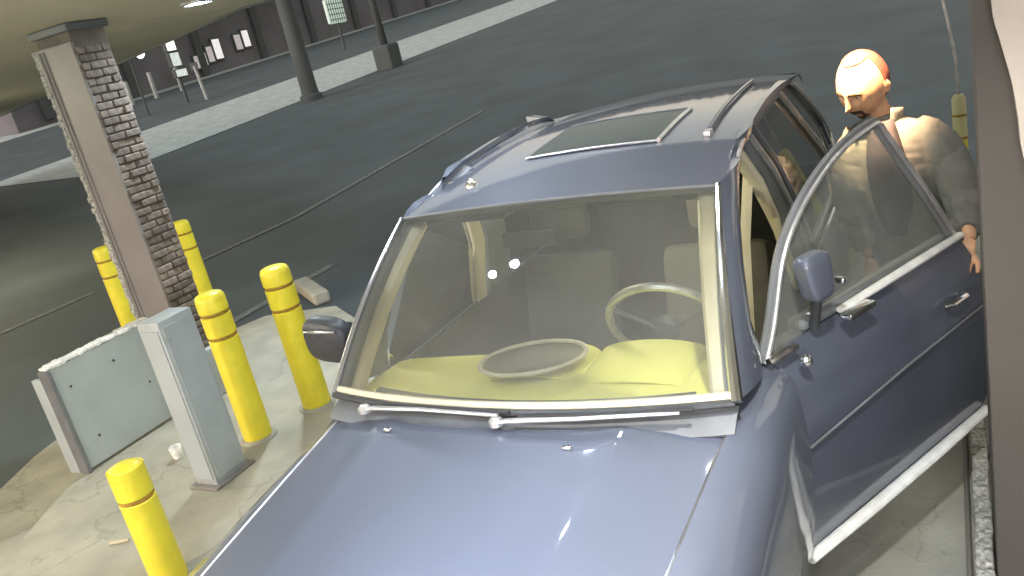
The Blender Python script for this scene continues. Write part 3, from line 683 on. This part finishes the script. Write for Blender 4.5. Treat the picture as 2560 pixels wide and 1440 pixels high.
# ---- open driver's door: a part of the car, hinged at its front edge
door_ang = R(-29); H = Vector((.79, .39, 0))
edge_f = [(.03, .350), (.012, .55), (.0, .80), (.0, 1.0), (-.01, 1.145)]
edge_r = [(1.26, .385), (1.285, .55), (1.295, .80), (1.285, .95), (1.19, 1.19)]
def dx(v): return .012+.048*math.sin(math.pi*min(1, v*1.02))**.8 - .03*max(0, v-.8)/.2
rows = []
for j in range(21):
    v = j/20*4; k = min(3, int(v)); t_ = v-k
    f0 = Vector(edge_f[k]).lerp(Vector(edge_f[k+1]), t_); r0 = Vector(edge_r[k]).lerp(Vector(edge_r[k+1]), t_)
    row = []
    for i in range(25):
        q = f0.lerp(r0, i/24); cre = .010*math.exp(-((j/20-.60)/.05)**2)
        row.append((dx(j/20)+cre, q.x, q.y))
    rows.append(row)
bm = grid(rows, 0)
inner = [[(-.09, p[1]*.985+.008, p[2]) for p in r] for r in rows]
bmo = bmesh.new(); grid(rows, 0, bmo); grid(inner, 0, bmo)
def wall_(a, b):
    va = [bmo.verts.new(p) for p in a]; vb = [bmo.verts.new(p) for p in b]
    for i in range(len(a)-1): bmo.faces.new((va[i], va[i+1], vb[i+1], vb[i]))
wall_(rows[0], inner[0]); wall_(rows[-1], inner[-1]); wall_([r[0] for r in rows], [r[0] for r in inner]); wall_([r[-1] for r in rows], [r[-1] for r in inner])
bmesh.ops.remove_doubles(bmo, verts=bmo.verts, dist=.0008); bm.free()
door = obj('front_door', bmo, MT['paint'], car, auto=40)
door.location = H+OFF; door.rotation_euler = (0, 0, door_ang); door['label'] = 'driver door swung wide open towards the wall'
def dobj(name, bm, m, auto=35): return obj(name, bm, m, door, auto=auto)
fr = [(-.02, 1.14), (.06, 1.25), (.175, 1.44), (.30, 1.555), (.46, 1.648), (.62, 1.708), (.78, 1.738), (.835, 1.735), (.87, 1.68), (1.005, 1.47), (1.10, 1.31), (1.165, 1.19)]
tl = lambda z: -.02-.14*(z-1.14)
frp = catmull([(tl(z), s_, z) for s_, z in fr], 5)
dobj('window_frame', tube(frp, .021, 10, flat=.8, up=Vector((1, 0, 0))), MT['greyplastic'])
dobj('frame_moulding', tube([p+Vector((.020, 0, 0)) for p in frp], .009, 8), MT['satin'])
bm = bmesh.new(); vs = [bm.verts.new((tl(p.z)-.006, p.y, p.z)) for p in frp]; bm.faces.new(vs); dobj('window_glass', bm, MT['doorglass'])
belt0 = Vector((.006, .38, 1.182)); belt1 = Vector((.004, 1.17, 1.198))
bm = tube([belt0, belt0.lerp(belt1, .33), belt0.lerp(belt1, .66), belt1], [.017, .019, .019, .017], 10, flat=.8)
dobj('belt_moulding', bm, MT['whitestrip'])
dobj('inner_cap', bx(-.088, -.012, .20, 1.15, 1.165, 1.20, .012), MT['greyplastic'])
bm = tube([(.02, -.03, 1.155), (.02, .05, 1.160), (.02, .115, 1.155)], [.013, .018, .012], 8); dobj('hinge_cover', bm, MT['chrome'])
bm = bmesh.new(); bmesh.ops.create_icosphere(bm, subdivisions=3, radius=.022); bmesh.ops.translate(bm, vec=(.06, .105, 1.115), verts=bm.verts); dobj('mirror_pivot', bm, MT['chrome'], 180)
bm = tube([(.034, .03, .343), (.038, .4, .352), (.038, .85, .366), (.034, 1.255, .380)], [.024, .026, .026, .022], 10, flat=.75)
dobj('bottom_edge_guard', bm, MT['whitestrip'])
dobj('crease_moulding', tube([(dx(.6)+.012, .04, .80), (dx(.6)+.014, .65, .86), (dx(.6)+.012, 1.26, .90)], .005, 6), MT['greyplastic'])
hd = dobj('door_handle', tube([(.058, .94, .985), (.082, .96, .990), (.084, 1.05, .995), (.058, 1.07, .99)], .011, 8), MT['chrome'])
# door mirror
bm = bmesh.new(); bmesh.ops.create_icosphere(bm, subdivisions=4, radius=1)
for q in bm.verts:
    c = q.co
    for i in range(3): c[i] = math.copysign(abs(c[i])**.45, c[i])
    q.co = Vector((c.x*.038+.045-.01*c.z, c.y*.062*(1+.15*c.z)+.215, c.z*.080+1.375))
dm = dobj('wing_mirror', bm, MT['paint'], 180)
obj('stalk', tube([(0, .24, 1.17), (.040, .225, 1.31)], .018, 8), MT['plastic'], dm, auto=60)
obj('mirror_light', bx(.050, .090, .300, .322, 1.32, 1.342, .006), MT['chrome'], dm)
bm = bx(.02, .07, .35, .50, 1.160, 1.185, .008); dobj('belt_clip', bm, MT['chrome'])

# ------------------------------------------------------------------ the man behind the door
def skin_mesh(verts, edges, radii, subs=1, root=0):
    me = bpy.data.meshes.new('skin'); me.from_pydata([Vector(v) for v in verts], edges, [])
    o = bpy.data.objects.new('skin_tmp', me); col.objects.link(o)
    md = o.modifiers.new('s', 'SKIN'); md.use_smooth_shade = True
    for i, r in enumerate(radii):
        d = me.skin_vertices[0].data[i]; d.radius = r if isinstance(r, tuple) else (r, r); d.use_root = (i == root)
    sd = o.modifiers.new('d', 'SUBSURF'); sd.levels = subs; sd.render_levels = subs
    dg = bpy.context.evaluated_depsgraph_get(); ev = o.evaluated_get(dg); m2 = bpy.data.meshes.new_from_object(ev)
    bpy.data.objects.remove(o); return m2
def remesh(me, vox, smooth=2):
    o = bpy.data.objects.new('rm', me); col.objects.link(o)
    md = o.modifiers.new('r', 'REMESH'); md.mode = 'VOXEL'; md.voxel_size = vox
    if smooth: s2 = o.modifiers.new('sm', 'SMOOTH'); s2.iterations = smooth; s2.factor = .5
    dg = bpy.context.evaluated_depsgraph_get(); m2 = bpy.data.meshes.new_from_object(o.evaluated_get(dg)); bpy.data.objects.remove(o); return m2
HC = Vector((.992, 2.10, 1.745))            # head centre
HR = Matrix.Rotation(R(-34), 3, 'Z') @ Matrix.Rotation(R(24), 3, 'X') @ Matrix.Rotation(R(6), 3, 'Y')   # face looks along -Y, turned to the car and down
def head_def(d):
    """unit direction (face = -Y, up = +Z) -> local position"""
    x, y, z = d
    p = Vector((x*.108, y*.128, z*.162))
    if z < 0: p.x *= 1-.30*(-z)**1.3; p.y *= (1-.10*(-z)) if y < 0 else (1-.38*(-z))
    if z > 0: p.x *= 1+.02*z
    def g(cx_, cz_, sx_, sz_): return math.exp(-((x-cx_)/sx_)**2-((z-cz_)/sz_)**2) if y < 0 else 0
    f = 0
    f += .036*g(0, -.28, .12, .13)+.016*g(0, -.08, .08, .18)       # nose tip, bridge
    f += .009*(g(.33, .17, .22, .07)+g(-.33, .17, .22, .07))       # brows
    f -= .024*(g(.34, .02, .17, .10)+g(-.34, .02, .17, .10))       # sockets
    f += .007*(g(.50, -.22, .2, .16)+g(-.50, -.22, .2, .16))       # cheeks
    f += .010*g(0, -.56, .22, .06)+.010*g(0, -.66, .18, .05)-.006*g(0, -.61, .2, .02) # lips
    f += .014*g(0, -.86, .25, .10)                                  # chin
    p.y -= f
    return p
def head_bm():
    bm = bmesh.new(); bmesh.ops.create_icosphere(bm, subdivisions=6, radius=1)
    for v in bm.verts: v.co = head_def(v.co.normalized())
    for s_ in (1, -1):    # ears
        r = bmesh.ops.create_icosphere(bm, subdivisions=3, radius=1)['verts']
        for v in r:
            c = v.co; v.co = Vector((s_*(.106+.008*c.x+.010*max(0, c.y)), .018+.020*c.y, -.018+.034*c.z))
    return bm
# skeleton, person frame = world
K = {}
K['pelvis'] = ((1.13, 2.16, .98), (.155, .115)); K['waist'] = ((1.125, 2.17, 1.12), (.145, .11)); K['chest'] = ((1.10, 2.18, 1.33), (.165, .12))
K['upper'] = ((1.085, 2.19, 1.47), (.13, .095)); K['neck0'] = ((1.06, 2.17, 1.55), (.062, .062)); K['neck1'] = ((1.035, 2.14, 1.63), (.058, .060)); K['skull'] = ((1.005, 2.12, 1.70), (.06, .06))
K['shL'] = ((1.255, 2.16, 1.44), (.062, .062)); K['elL'] = ((1.385, 1.96, 1.20), (.046, .046)); K['wrL'] = ((1.395, 1.55, 1.125), (.029, .025))
K['shR'] = ((.925, 2.19, 1.47), (.062, .062)); K['elR'] = ((.895, 2.05, 1.18), (.046, .046)); K['wrR'] = ((.97, 1.93, .93), (.030, .026))
K['hipL'] = ((1.21, 2.17, .90), (.09, .09)); K['knL'] = ((1.24, 2.12, .52), (.062, .062)); K['anL'] = ((1.24, 2.20, .10), (.042, .045)); K['toL'] = ((1.27, 2.03, .05), (.045, .035))
K['hipR'] = ((1.05, 2.17, .90), (.09, .09)); K['knR'] = ((1.04, 2.14, .52), (.062, .062)); K['anR'] = ((1.03, 2.24, .10), (.042, .045)); K['toR'] = ((1.01, 2.06, .05), (.045, .035))
ks = list(K); ix = {k_: i for i, k_ in enumerate(ks)}
ED = [('pelvis', 'waist'), ('waist', 'chest'), ('chest', 'upper'), ('upper', 'neck0'), ('neck0', 'neck1'), ('neck1', 'skull'), ('upper', 'shL'), ('shL', 'elL'), ('elL', 'wrL'), ('upper', 'shR'), ('shR', 'elR'), ('elR', 'wrR'),
      ('pelvis', 'hipL'), ('hipL', 'knL'), ('knL', 'anL'), ('anL', 'toL'), ('pelvis', 'hipR'), ('hipR', 'knR'), ('knR', 'anR'), ('anR', 'toR')]
body = skin_mesh([K[k_][0] for k_ in ks], [(ix[a], ix[b]) for a, b in ED], [K[k_][1] for k_ in ks], 2)
bmB = bmesh.new(); bmB.from_mesh(body)
def hand(bmX, wr, palm_c, fdir, down, s_, grip):
    """palm block with four curled fingers and a thumb, wrist at wr"""
    fdir = Vector(fdir).normalized(); down = Vector(down).normalized(); side = fdir.cross(down).normalized()
    wr = Vector(wr); pc = Vector(palm_c)
    tube([wr, wr.lerp(pc, .5), pc, pc+fdir*.035], [.026, .034, .040, .036], 12, bmX, flat=.55, up=side.cross(fdir))
    for k_, (L, o_) in enumerate(((.072, -.030), (.080, -.010), (.075, .010), (.060, .029))):
        b_ = pc+fdir*.030+side*o_
        j1 = b_+fdir*L*.42+down*.006; j2 = j1+(fdir*.5+down*grip).normalized()*L*.34; j3 = j2+(fdir*(.1-grip*.3)+down).normalized()*L*.27
        tube([b_, j1, j2, j3], [.0105, .010, .009, .0075], 8, bmX)
    b_ = pc-fdir*.012+side*s_*.032
    tube([b_, b_+side*s_*.022+fdir*.022+down*.012, b_+side*s_*.026+fdir*.045+down*.034], [.013, .011, .009], 8, bmX)
hand(bmB, (1.395, 1.55, 1.125), (1.372, 1.475, 1.075), (-.25, -.80, -.55), (-.05, -.35, -1), 1, .9)
hand(bmB, (.97, 1.93, .93), (.985, 1.89, .86), (.2, -.5, -.85), (.1, .2, -1), -1, .7)
hb = head_bm(); hm = bpy.data.meshes.new('h')
for v in hb.verts: v.co = HC+HR@v.co
hb.to_mesh(hm); hb.free(); bmB.from_mesh(hm)
me = bpy.data.meshes.new('b'); bmB.to_mesh(me); bmB.free()
me = remesh(me, .0048, 2); me.materials.clear()
man = thing('person', 'bald bearded man in pale jacket behind the open car door, hand on it', 'person', (1.13, 2.15, 0))
MO = Vector((-1.13, -2.15, 0))
def pm(name, me, m, sm=True):
    me.transform(Matrix.Translation(MO)); me.materials.clear(); o = link(name, me, m, man, sm); return o
pm('body', me, MT['skin'])
def cloth(name, keys, edges, grow, m, fold=.008, fs=9., sub_=2, extra=None, vox=.010):
    ii = {k_: i for i, k_ in enumerate(keys)}
    V_ = [K[k_][0] if k_ in K else extra[k_][0] for k_ in keys]; R_ = [(lambda r: (r[0]+grow, r[1]+grow))(K[k_][1] if k_ in K else extra[k_][1]) for k_ in keys]
    m_ = skin_mesh(V_, [(ii[a], ii[b]) for a, b in edges], R_, sub_)
    m_ = remesh(m_, vox, 1)
    m_.update(); ns = [v.normal.copy() for v in m_.vertices]
    for v, n_ in zip(m_.vertices, ns):
        c = v.co; a = noise.noise(Vector((c.x*fs, c.y*fs, c.z*fs*1.6)))+.5*noise.noise(Vector((c.x*fs*2.3, c.y*fs*2.3, c.z*fs*3.5)))
        rg = abs(noise.noise(Vector((c.x*5+3, c.y*5, c.z*14))))
        v.co = c+n_*(fold*a+fold*.8*(.5-rg))
    return pm(name, m_, m)
ex = {'hem': ((1.135, 2.16, .84), (.17, .125)), 'sl': ((1.396, 1.62, 1.135), (.040, .038)), 'sr': ((.955, 1.96, .97), (.04, .04)), 'ct': ((1.07, 2.18, 1.53), (.085, .075))}
# jacket: lofted torso and two sleeves welded into one cloth surface, then folded
bmJ = bmesh.new()
def ring_loft(bm, R_, n=28):
    rg = []
    for (cx_, cy_, z, rx, ry) in R_:
        rg.append([bm.verts.new((cx_+rx*math.copysign(abs(math.cos(2*math.pi*k/n))**.85, math.cos(2*math.pi*k/n)), cy_+ry*math.copysign(abs(math.sin(2*math.pi*k/n))**.85, math.sin(2*math.pi*k/n)), z+(.0 if len(R_) < 3 else .0))) for k in range(n)])
    for a, b in zip(rg, rg[1:]):
        for k in range(n): bm.faces.new((a[k], a[(k+1) % n], b[(k+1) % n], b[k]))
    bm.faces.new(rg[0][::-1]); bm.faces.new(rg[-1])
ring_loft(bmJ, [(1.14, 2.16, .80, .215, .165), (1.14, 2.16, .95, .215, .165), (1.13, 2.165, 1.10, .21, .16), (1.115, 2.17, 1.25, .215, .16), (1.10, 2.18, 1.38, .215, .155), (1.09, 2.185, 1.46, .20, .135), (1.075, 2.185, 1.515, .15, .11), (1.06, 2.18, 1.55, .10, .088), (1.055, 2.175, 1.585, .082, .080)])
bmesh.ops.recalc_face_normals(bmJ, faces=bmJ.faces)
tube(catmull([(1.19, 2.18, 1.46), (1.27, 2.16, 1.42), (1.335, 2.08, 1.31), (1.375, 1.95, 1.19), (1.385, 1.78, 1.145), (1.388, 1.62, 1.135)], 4), [.095]*3+[.098]*5+[.092]*4+[.082]*4+[.068]*3+[.056]*2, 16, bmJ)
tube(catmull([(.99, 2.19, 1.47), (.93, 2.19, 1.44), (.895, 2.14, 1.30), (.895, 2.06, 1.18), (.93, 2.0, 1.06), (.955, 1.96, .97)], 4), [.09]*3+[.095]*5+[.088]*4+[.080]*4+[.066]*3+[.055]*2, 16, bmJ)
mj = bpy.data.meshes.new('j'); bmJ.to_mesh(mj); bmJ.free(); mj = remesh(mj, .010, 4); mj.update()
ns = [v.normal.copy() for v in mj.vertices]
for v, n_ in zip(mj.vertices, ns):
    c = v.co; a_ = noise.noise(Vector((c.x*7, c.y*7, c.z*9)))
    sl_ = 1.5 if c.x > 1.30 or c.x < .95 else .8
    rg = abs(noise.noise(Vector((c.x*6+3, c.y*6, c.z*17+c.x*6)))); r2 = abs(noise.noise(Vector((c.x*11, c.y*4+5, c.z*30))))
    v.co = c+n_*(.008*a_-.018*sl_*max(0, .35-rg)-.008*sl_*max(0, .3-r2))
pm('jacket', mj, MT['jacket'])
cloth('trousers', ['pelvis', 'hipL', 'knL', 'anL', 'hipR', 'knR', 'anR'], [('pelvis', 'hipL'), ('hipL', 'knL'), ('knL', 'anL'), ('pelvis', 'hipR'), ('hipR', 'knR'), ('knR', 'anR')], .014, MT['jeans'], .005, 8.)
for a, b in (('anL', 'toL'), ('anR', 'toR')):
    pa, pb = Vector(K[a][0]), Vector(K[b][0]); pa.z = .05; 
    bm = tube([pa+(pa-pb)*.4, pa, pb, pb+(pb-pa)*.35], [.03, .052, .05, .025], 12, flat=.85)
    bmesh.ops.translate(bm, vec=MO, verts=bm.verts); obj('shoe', bm, MT['rubber'], man, True)
# shirt front, collar
rows = []
for j in range(13):
    z = lerp(1.56, 1.02, j/12); wdt = lerp(.050, .085, math.sin(j/12*math.pi)); 
    yb = 2.17-lerp(.085, .165, min(1, j/4)); cx_ = lerp(1.055, 1.10, j/12)
    rows.append([(cx_+wdt*u, yb-.012+.03*u*u, z) for u in (-1, -.5, 0, .5, 1)])
bm = grid(rows, .01); bmesh.ops.translate(bm, vec=MO, verts=bm.verts); obj('shirt', bm, MT['shirt'], man, True)
rows = []
for j in range(4):
    v = j/3; rr = lerp(.088, .098, v)
    rows.append([(1.055+rr*math.sin(R(a_)), 2.165+rr*.95*math.cos(R(a_)), lerp(1.52, 1.60, v)-.030*math.cos(R(a_))*(-1 if 0 else -1)*-.6) for a_ in range(-150, 151, 12)])
bm = grid(rows, .008); bmesh.ops.translate(bm, vec=MO, verts=bm.verts); obj('collar', bm, MT['jacket'], man, True)
# hair cap, brows, beard, eyes, teeth
def patch(cond, off, name, m, sub_=5, jit=0.):
    bm = bmesh.new(); bmesh.ops.create_icosphere(bm, subdivisions=sub_, radius=1)
    bmesh.ops.delete(bm, geom=[f for f in bm.faces if not cond(f.calc_center_median().normalized())], context='FACES')
    for v in bm.verts:
        d = v.co.normalized(); p = head_def(d); v.co = p*(1+off/.11)+d*random.uniform(-jit, jit)
    bmesh.ops.solidify(bm, geom=bm.faces[:], thickness=.003)
    for v in bm.verts: v.co = HC+HR@v.co+MO
    return obj(name, bm, m, man, True)
patch(lambda d: (d.y > .10 and d.z > -.40) or (d.z > .86), .004, 'hair_glow', MT['hair_glow'], 6, .0006)  # spread over sides and crown as a red rim of glow
patch(lambda d: d.y < -.2 and ((abs(d.z+.47+.12*abs(d.x)) < .055 and abs(d.x) < .36) or (d.z < -.74 and abs(d.x) < .42) or (.27 < abs(d.x) < .40 and -.8 < d.z < -.45)), .004, 'beard', MT['beard'], 6, .0008)
patch(lambda d: d.y < -.2 and abs(d.z-(.20-.25*(abs(d.x)-.30)**2*4)) < .035 and .13 < abs(d.x) < .58, .003, 'eyebrows', MT['beard'], 6, .0005)
for s_ in (1, -1):
    for nm, rr, m_, dy in (('eye', .0135, MT['eye'], 0),):
        bm = bmesh.new(); bmesh.ops.create_icosphere(bm, subdivisions=3, radius=rr)
        c0 = head_def(Vector((.34*s_, -math.sqrt(1-.34**2-.0009), .01)).normalized())+Vector((0, .006, 0))
        bmesh.ops.scale(bm, vec=(1.1, .8, .55), verts=bm.verts)
        for v in bm.verts: v.co = HC+HR@(c0+v.co)+MO
        e_ = obj(nm, bm, m_, man, True)
        bm = bmesh.new(); bmesh.ops.create_icosphere(bm, subdivisions=2, radius=.0055)
        for v in bm.verts: v.co = HC+HR@(c0+Vector((-.002, -.0085, -.002))+v.co)+MO
        obj('iris', bm, MT['iris'], e_, True)
bm = tube([HC+HR@(head_def(Vector((x, -math.sqrt(max(.01, 1-x*x-.37)), -.61)).normalized())+Vector((0, -.003, 0)))+MO for x in (-.13, -.07, 0, .07, .13)], [.002, .0042, .005, .0042, .002], 8)
obj('teeth', bm, MT['mouth'], man, True)

# ------------------------------------------------------------------ background across the lot
def P0(x, y): return (x, y, gz(x, y))
t = thing('thick_post', 'broad dark post standing before the pale pavement at the top', 'post', P0(-18.9, 21.6))
obj('shaft', lathe([(.36, -.1), (.30, .4), (.27, 4), (.25, 9)], 20, cap=True), MT['darkpole'], t, auto=40)
obj('collar', lathe([(.40, -.05), (.40, .18), (.34, .22)], 20), MT['darkpole'], t, auto=40)
t = thing('lamp_post', 'slim leaning lamp post on a dark block base at the top', 'lamp post', P0(-19.15, 27.2))
obj('base', bx(-.42, .42, -.42, .42, -.1, .95, .08), MT['darkpole'], t)
obj('pole', tube([(0, 0, .9), (-.1, 0, 4), (-.25, 0, 9)], [.16, .13, .10], 10), MT['darkpole'], t, True)
obj('lamp_head', bx(-.9, .0, -.15, .15, 8.9, 9.05, .04), MT['darkpole'], t)
t = thing('sign_post', 'thin pale sign post in front of the far building', 'post', P0(-29.7, 27))
obj('pole', tube([(0, 0, 0), (-.12, 0, 1.6)], .07, 8), MT['sidewalk'], t); obj('plate', bx(-.36, .10, -.03, .03, 1.4, 1.75, .02), MT['darkpole'], t)
# dark shop building
t = thing('shop_building', 'long low dark shop building with lit windows across the lot', 'building', (-52, 52, gz(-52, 52)))
obj('walls', bx(-9, 9, -26, 26, -2, 7.2, .05), MT['darkbuild'], t)
obj('parapet', bx(-9.2, 9.2, -26.2, 26.2, 7.21, 7.7, .05), MT['darkpole'], t)
def pane(yc, w_, z0, h_, m, nm='window'):
    f = obj(nm, bx(9.0, 9.12, yc-w_/2-.12, yc+w_/2+.12, z0-.12, z0+h_+.12, .02), MT['darkpole'], t)
    obj('pane', bx(9.125, 9.15, yc-w_/2, yc+w_/2, z0, z0+h_), m, f)
for yc, w_, z0, h_, m_ in ((-12.4, .45, -.45, .8, 'win2'), (-11.75, .4, -.35, .8, 'win2'), (-11.1, .5, -.2, 1.0, 'win2'), (-10.3, .65, -.1, 1.3, 'win'), (-8.2, .6, .25, 1.0, 'win2'), (-7.35, .6, .35, 1.1, 'win'), (-5.9, .6, .4, .7, 'win2')):
    pane(yc, w_, z0, h_, MT[m_])
for yc in range(-24, 26, 6):
    obj('pilaster', bx(9.0, 9.25, yc-.3, yc+.3, -1.5, 7.1, .03), MT['darkpole'], t)
obj('awning', bx(9.0, 10.2, -17, -3, 3.9, 4.1, .04), MT['darkpole'], t)
# lit lattice sign
t = thing('lattice_sign', 'pale green lit lattice sign box at the top edge', 'sign', P0(-31, 40))
obj('legs', bx(-.06, .06, -.06, .06, -.5, 1.7, .02), MT['darkpole'], t)
f = obj('face', bx(-.1, .1, -.85, .85, 1.6, 3.0, .09), MT['lattice'], t)
for k in range(7): obj('slat', bx(.11, .13, -.72+k*.22, -.68+k*.22, 1.66, 2.94), MT['darkpole'], t)
for k in range(4): obj('slat', bx(.132, .15, -.8, .8, 1.8+k*.3, 1.84+k*.3), MT['darkpole'], t)
# pylon sign with stacked lit boxes
t = thing('pylon_sign', 'stack of three pale lit sign boxes on a pole beyond the pier', 'sign', P0(-31, 27.0))
obj('pole', bx(-.06, .06, -.06, .06, -.2, 1.3, .01), MT['darkpole'], t)
for z0, h_, w_, m_, dy in ((2.42, .66, .62, 'sign', 0), (1.70, .70, .62, 'sign2', .03), (1.20, .42, .75, 'sign2', .12)):
    b_ = obj('sign_box', bx(-.12, .12, dy-w_/2, dy+w_/2, z0, z0+h_, .03), MT['darkpole'], t)
    obj('lit_face', bx(.121, .135, dy-w_/2+.05, dy+w_/2-.05, z0+.05, z0+h_-.05, .01), MT[m_], b_)
t = thing('twin_floodlight', 'pair of round white floodlights on a bar just right of the pier', 'lamp', P0(-31, 24.6))
obj('pole', tube([(0, 0, -.2), (0, 0, 2.7)], .05, 8), MT['darkpole'], t)
obj('bar', tube([(0, -.42, 2.8), (0, .42, 2.82)], .06, 8), MT['sidewalk'], t)
for yy, rr in ((-.42, .26), (.42, .3)):
    bm = lathe([(rr*.5, 0), (rr, .2), (rr, .3)], 16); bmesh.ops.rotate(bm, cent=(0, 0, 0), matrix=Matrix.Rotation(R(100), 3, 'Y'), verts=bm.verts); bmesh.ops.translate(bm, vec=(0, yy, 2.8), verts=bm.verts); h_ = obj('lamp_head', bm, MT['plastic'], t)
    bm = lathe([(rr*.9, .301), (rr*.5, .34), (.01, .35)], 16); bmesh.ops.rotate(bm, cent=(0, 0, 0), matrix=Matrix.Rotation(R(100), 3, 'Y'), verts=bm.verts); bmesh.ops.translate(bm, vec=(0, yy, 2.8), verts=bm.verts); obj('lens', bm, MT['glow'], h_)
# far parked car with two headlights, left of the pier
t = thing('distant_car', 'dark distant car with two small headlights at the left edge', 'car', P0(-36, 15.5), rz=R(20))
bm = bmesh.new(); rows = []
prof = [(0, .5), (.1, .85), (1.1, 1.0), (1.8, 1.5), (3.2, 1.52), (4.0, 1.05), (4.5, .95), (4.55, .5)]
rows = [[(-px, s_*(.88 if z < 1.1 else .68), z) for px, z in prof] for s_ in (-1, -.5, .5, 1)]
obj('body', grid(rows, .04), MT['plastic'], t)
bm = bmesh.new(); prism(bm, [(-.1, -.85), (-.1, .85), (-4.4, .85), (-4.4, -.85)], .3, .82); obj('lower_body', bm, MT['plastic'], t)
for s_ in (-1, 1):
    obj('headlight', bx(.0, .06, s_*.62-.16, s_*.62+.16, .62, .80, .03), MT['glow'], t)
    for wx in (-.8, -3.6):
        bm = lathe([(.2, -.1), (.33, -.09), (.33, .09), (.2, .1)], 16); bmesh.ops.rotate(bm, cent=(0, 0, 0), matrix=Matrix.Rotation(R(90), 3, 'X'), verts=bm.verts); bmesh.ops.translate(bm, vec=(wx, s_*.8, .33), verts=bm.verts); obj('wheel', bm, MT['rubber'], t)
# small fence posts near the pier
for k, (x, y) in enumerate(((-39, 30.4), (-38.6, 31.8), (-38.2, 33.4))):
    o = obj('fence_post', bx(-.09, .09, -.09, .09, -.1, 1.3+.15*k, .02), MT['sidewalk']); o.location = P0(x, y)
    tag(o, ['short pale post right of the brick pier, leftmost of three', 'short pale post right of the brick pier, middle one of three', 'short pale post right of the brick pier, rightmost of three'][k], 'post', 'short posts beyond the pier')
# hedge mass on the horizon
hv = []; hf = []
for k in range(22000):
    a_ = random.uniform(R(-85), R(60)); d_ = random.uniform(118, 150)
    x = 1.4+math.sin(a_-R(5))*d_; y = -2+math.cos(a_-R(5))*d_
    top = 9+3*noise.noise(Vector((a_*9, 0, 0)))+2*noise.noise(Vector((a_*31, 4, 0)))
    c = Vector((x, y, gz(x, y)+random.uniform(-1, top)))
    s_ = random.uniform(.6, 1.5); n_ = Vector((random.uniform(-1, 1), random.uniform(-1, 1), random.uniform(-1, 1))).normalized(); a1 = n_.orthogonal().normalized(); a2 = n_.cross(a1)
    i = len(hv); hv += [c+a1*s_, c+a2*s_*.8, c-a1*s_, c-a2*s_*.8]; hf.append((i, i+1, i+2, i+3))
me = bpy.data.meshes.new('tree_line'); me.from_pydata(hv, [], hf)
o = link('tree_line', me, MT['leaf']); o['kind'] = 'stuff'; tag(o, 'dark far line of trees along the horizon', 'trees')
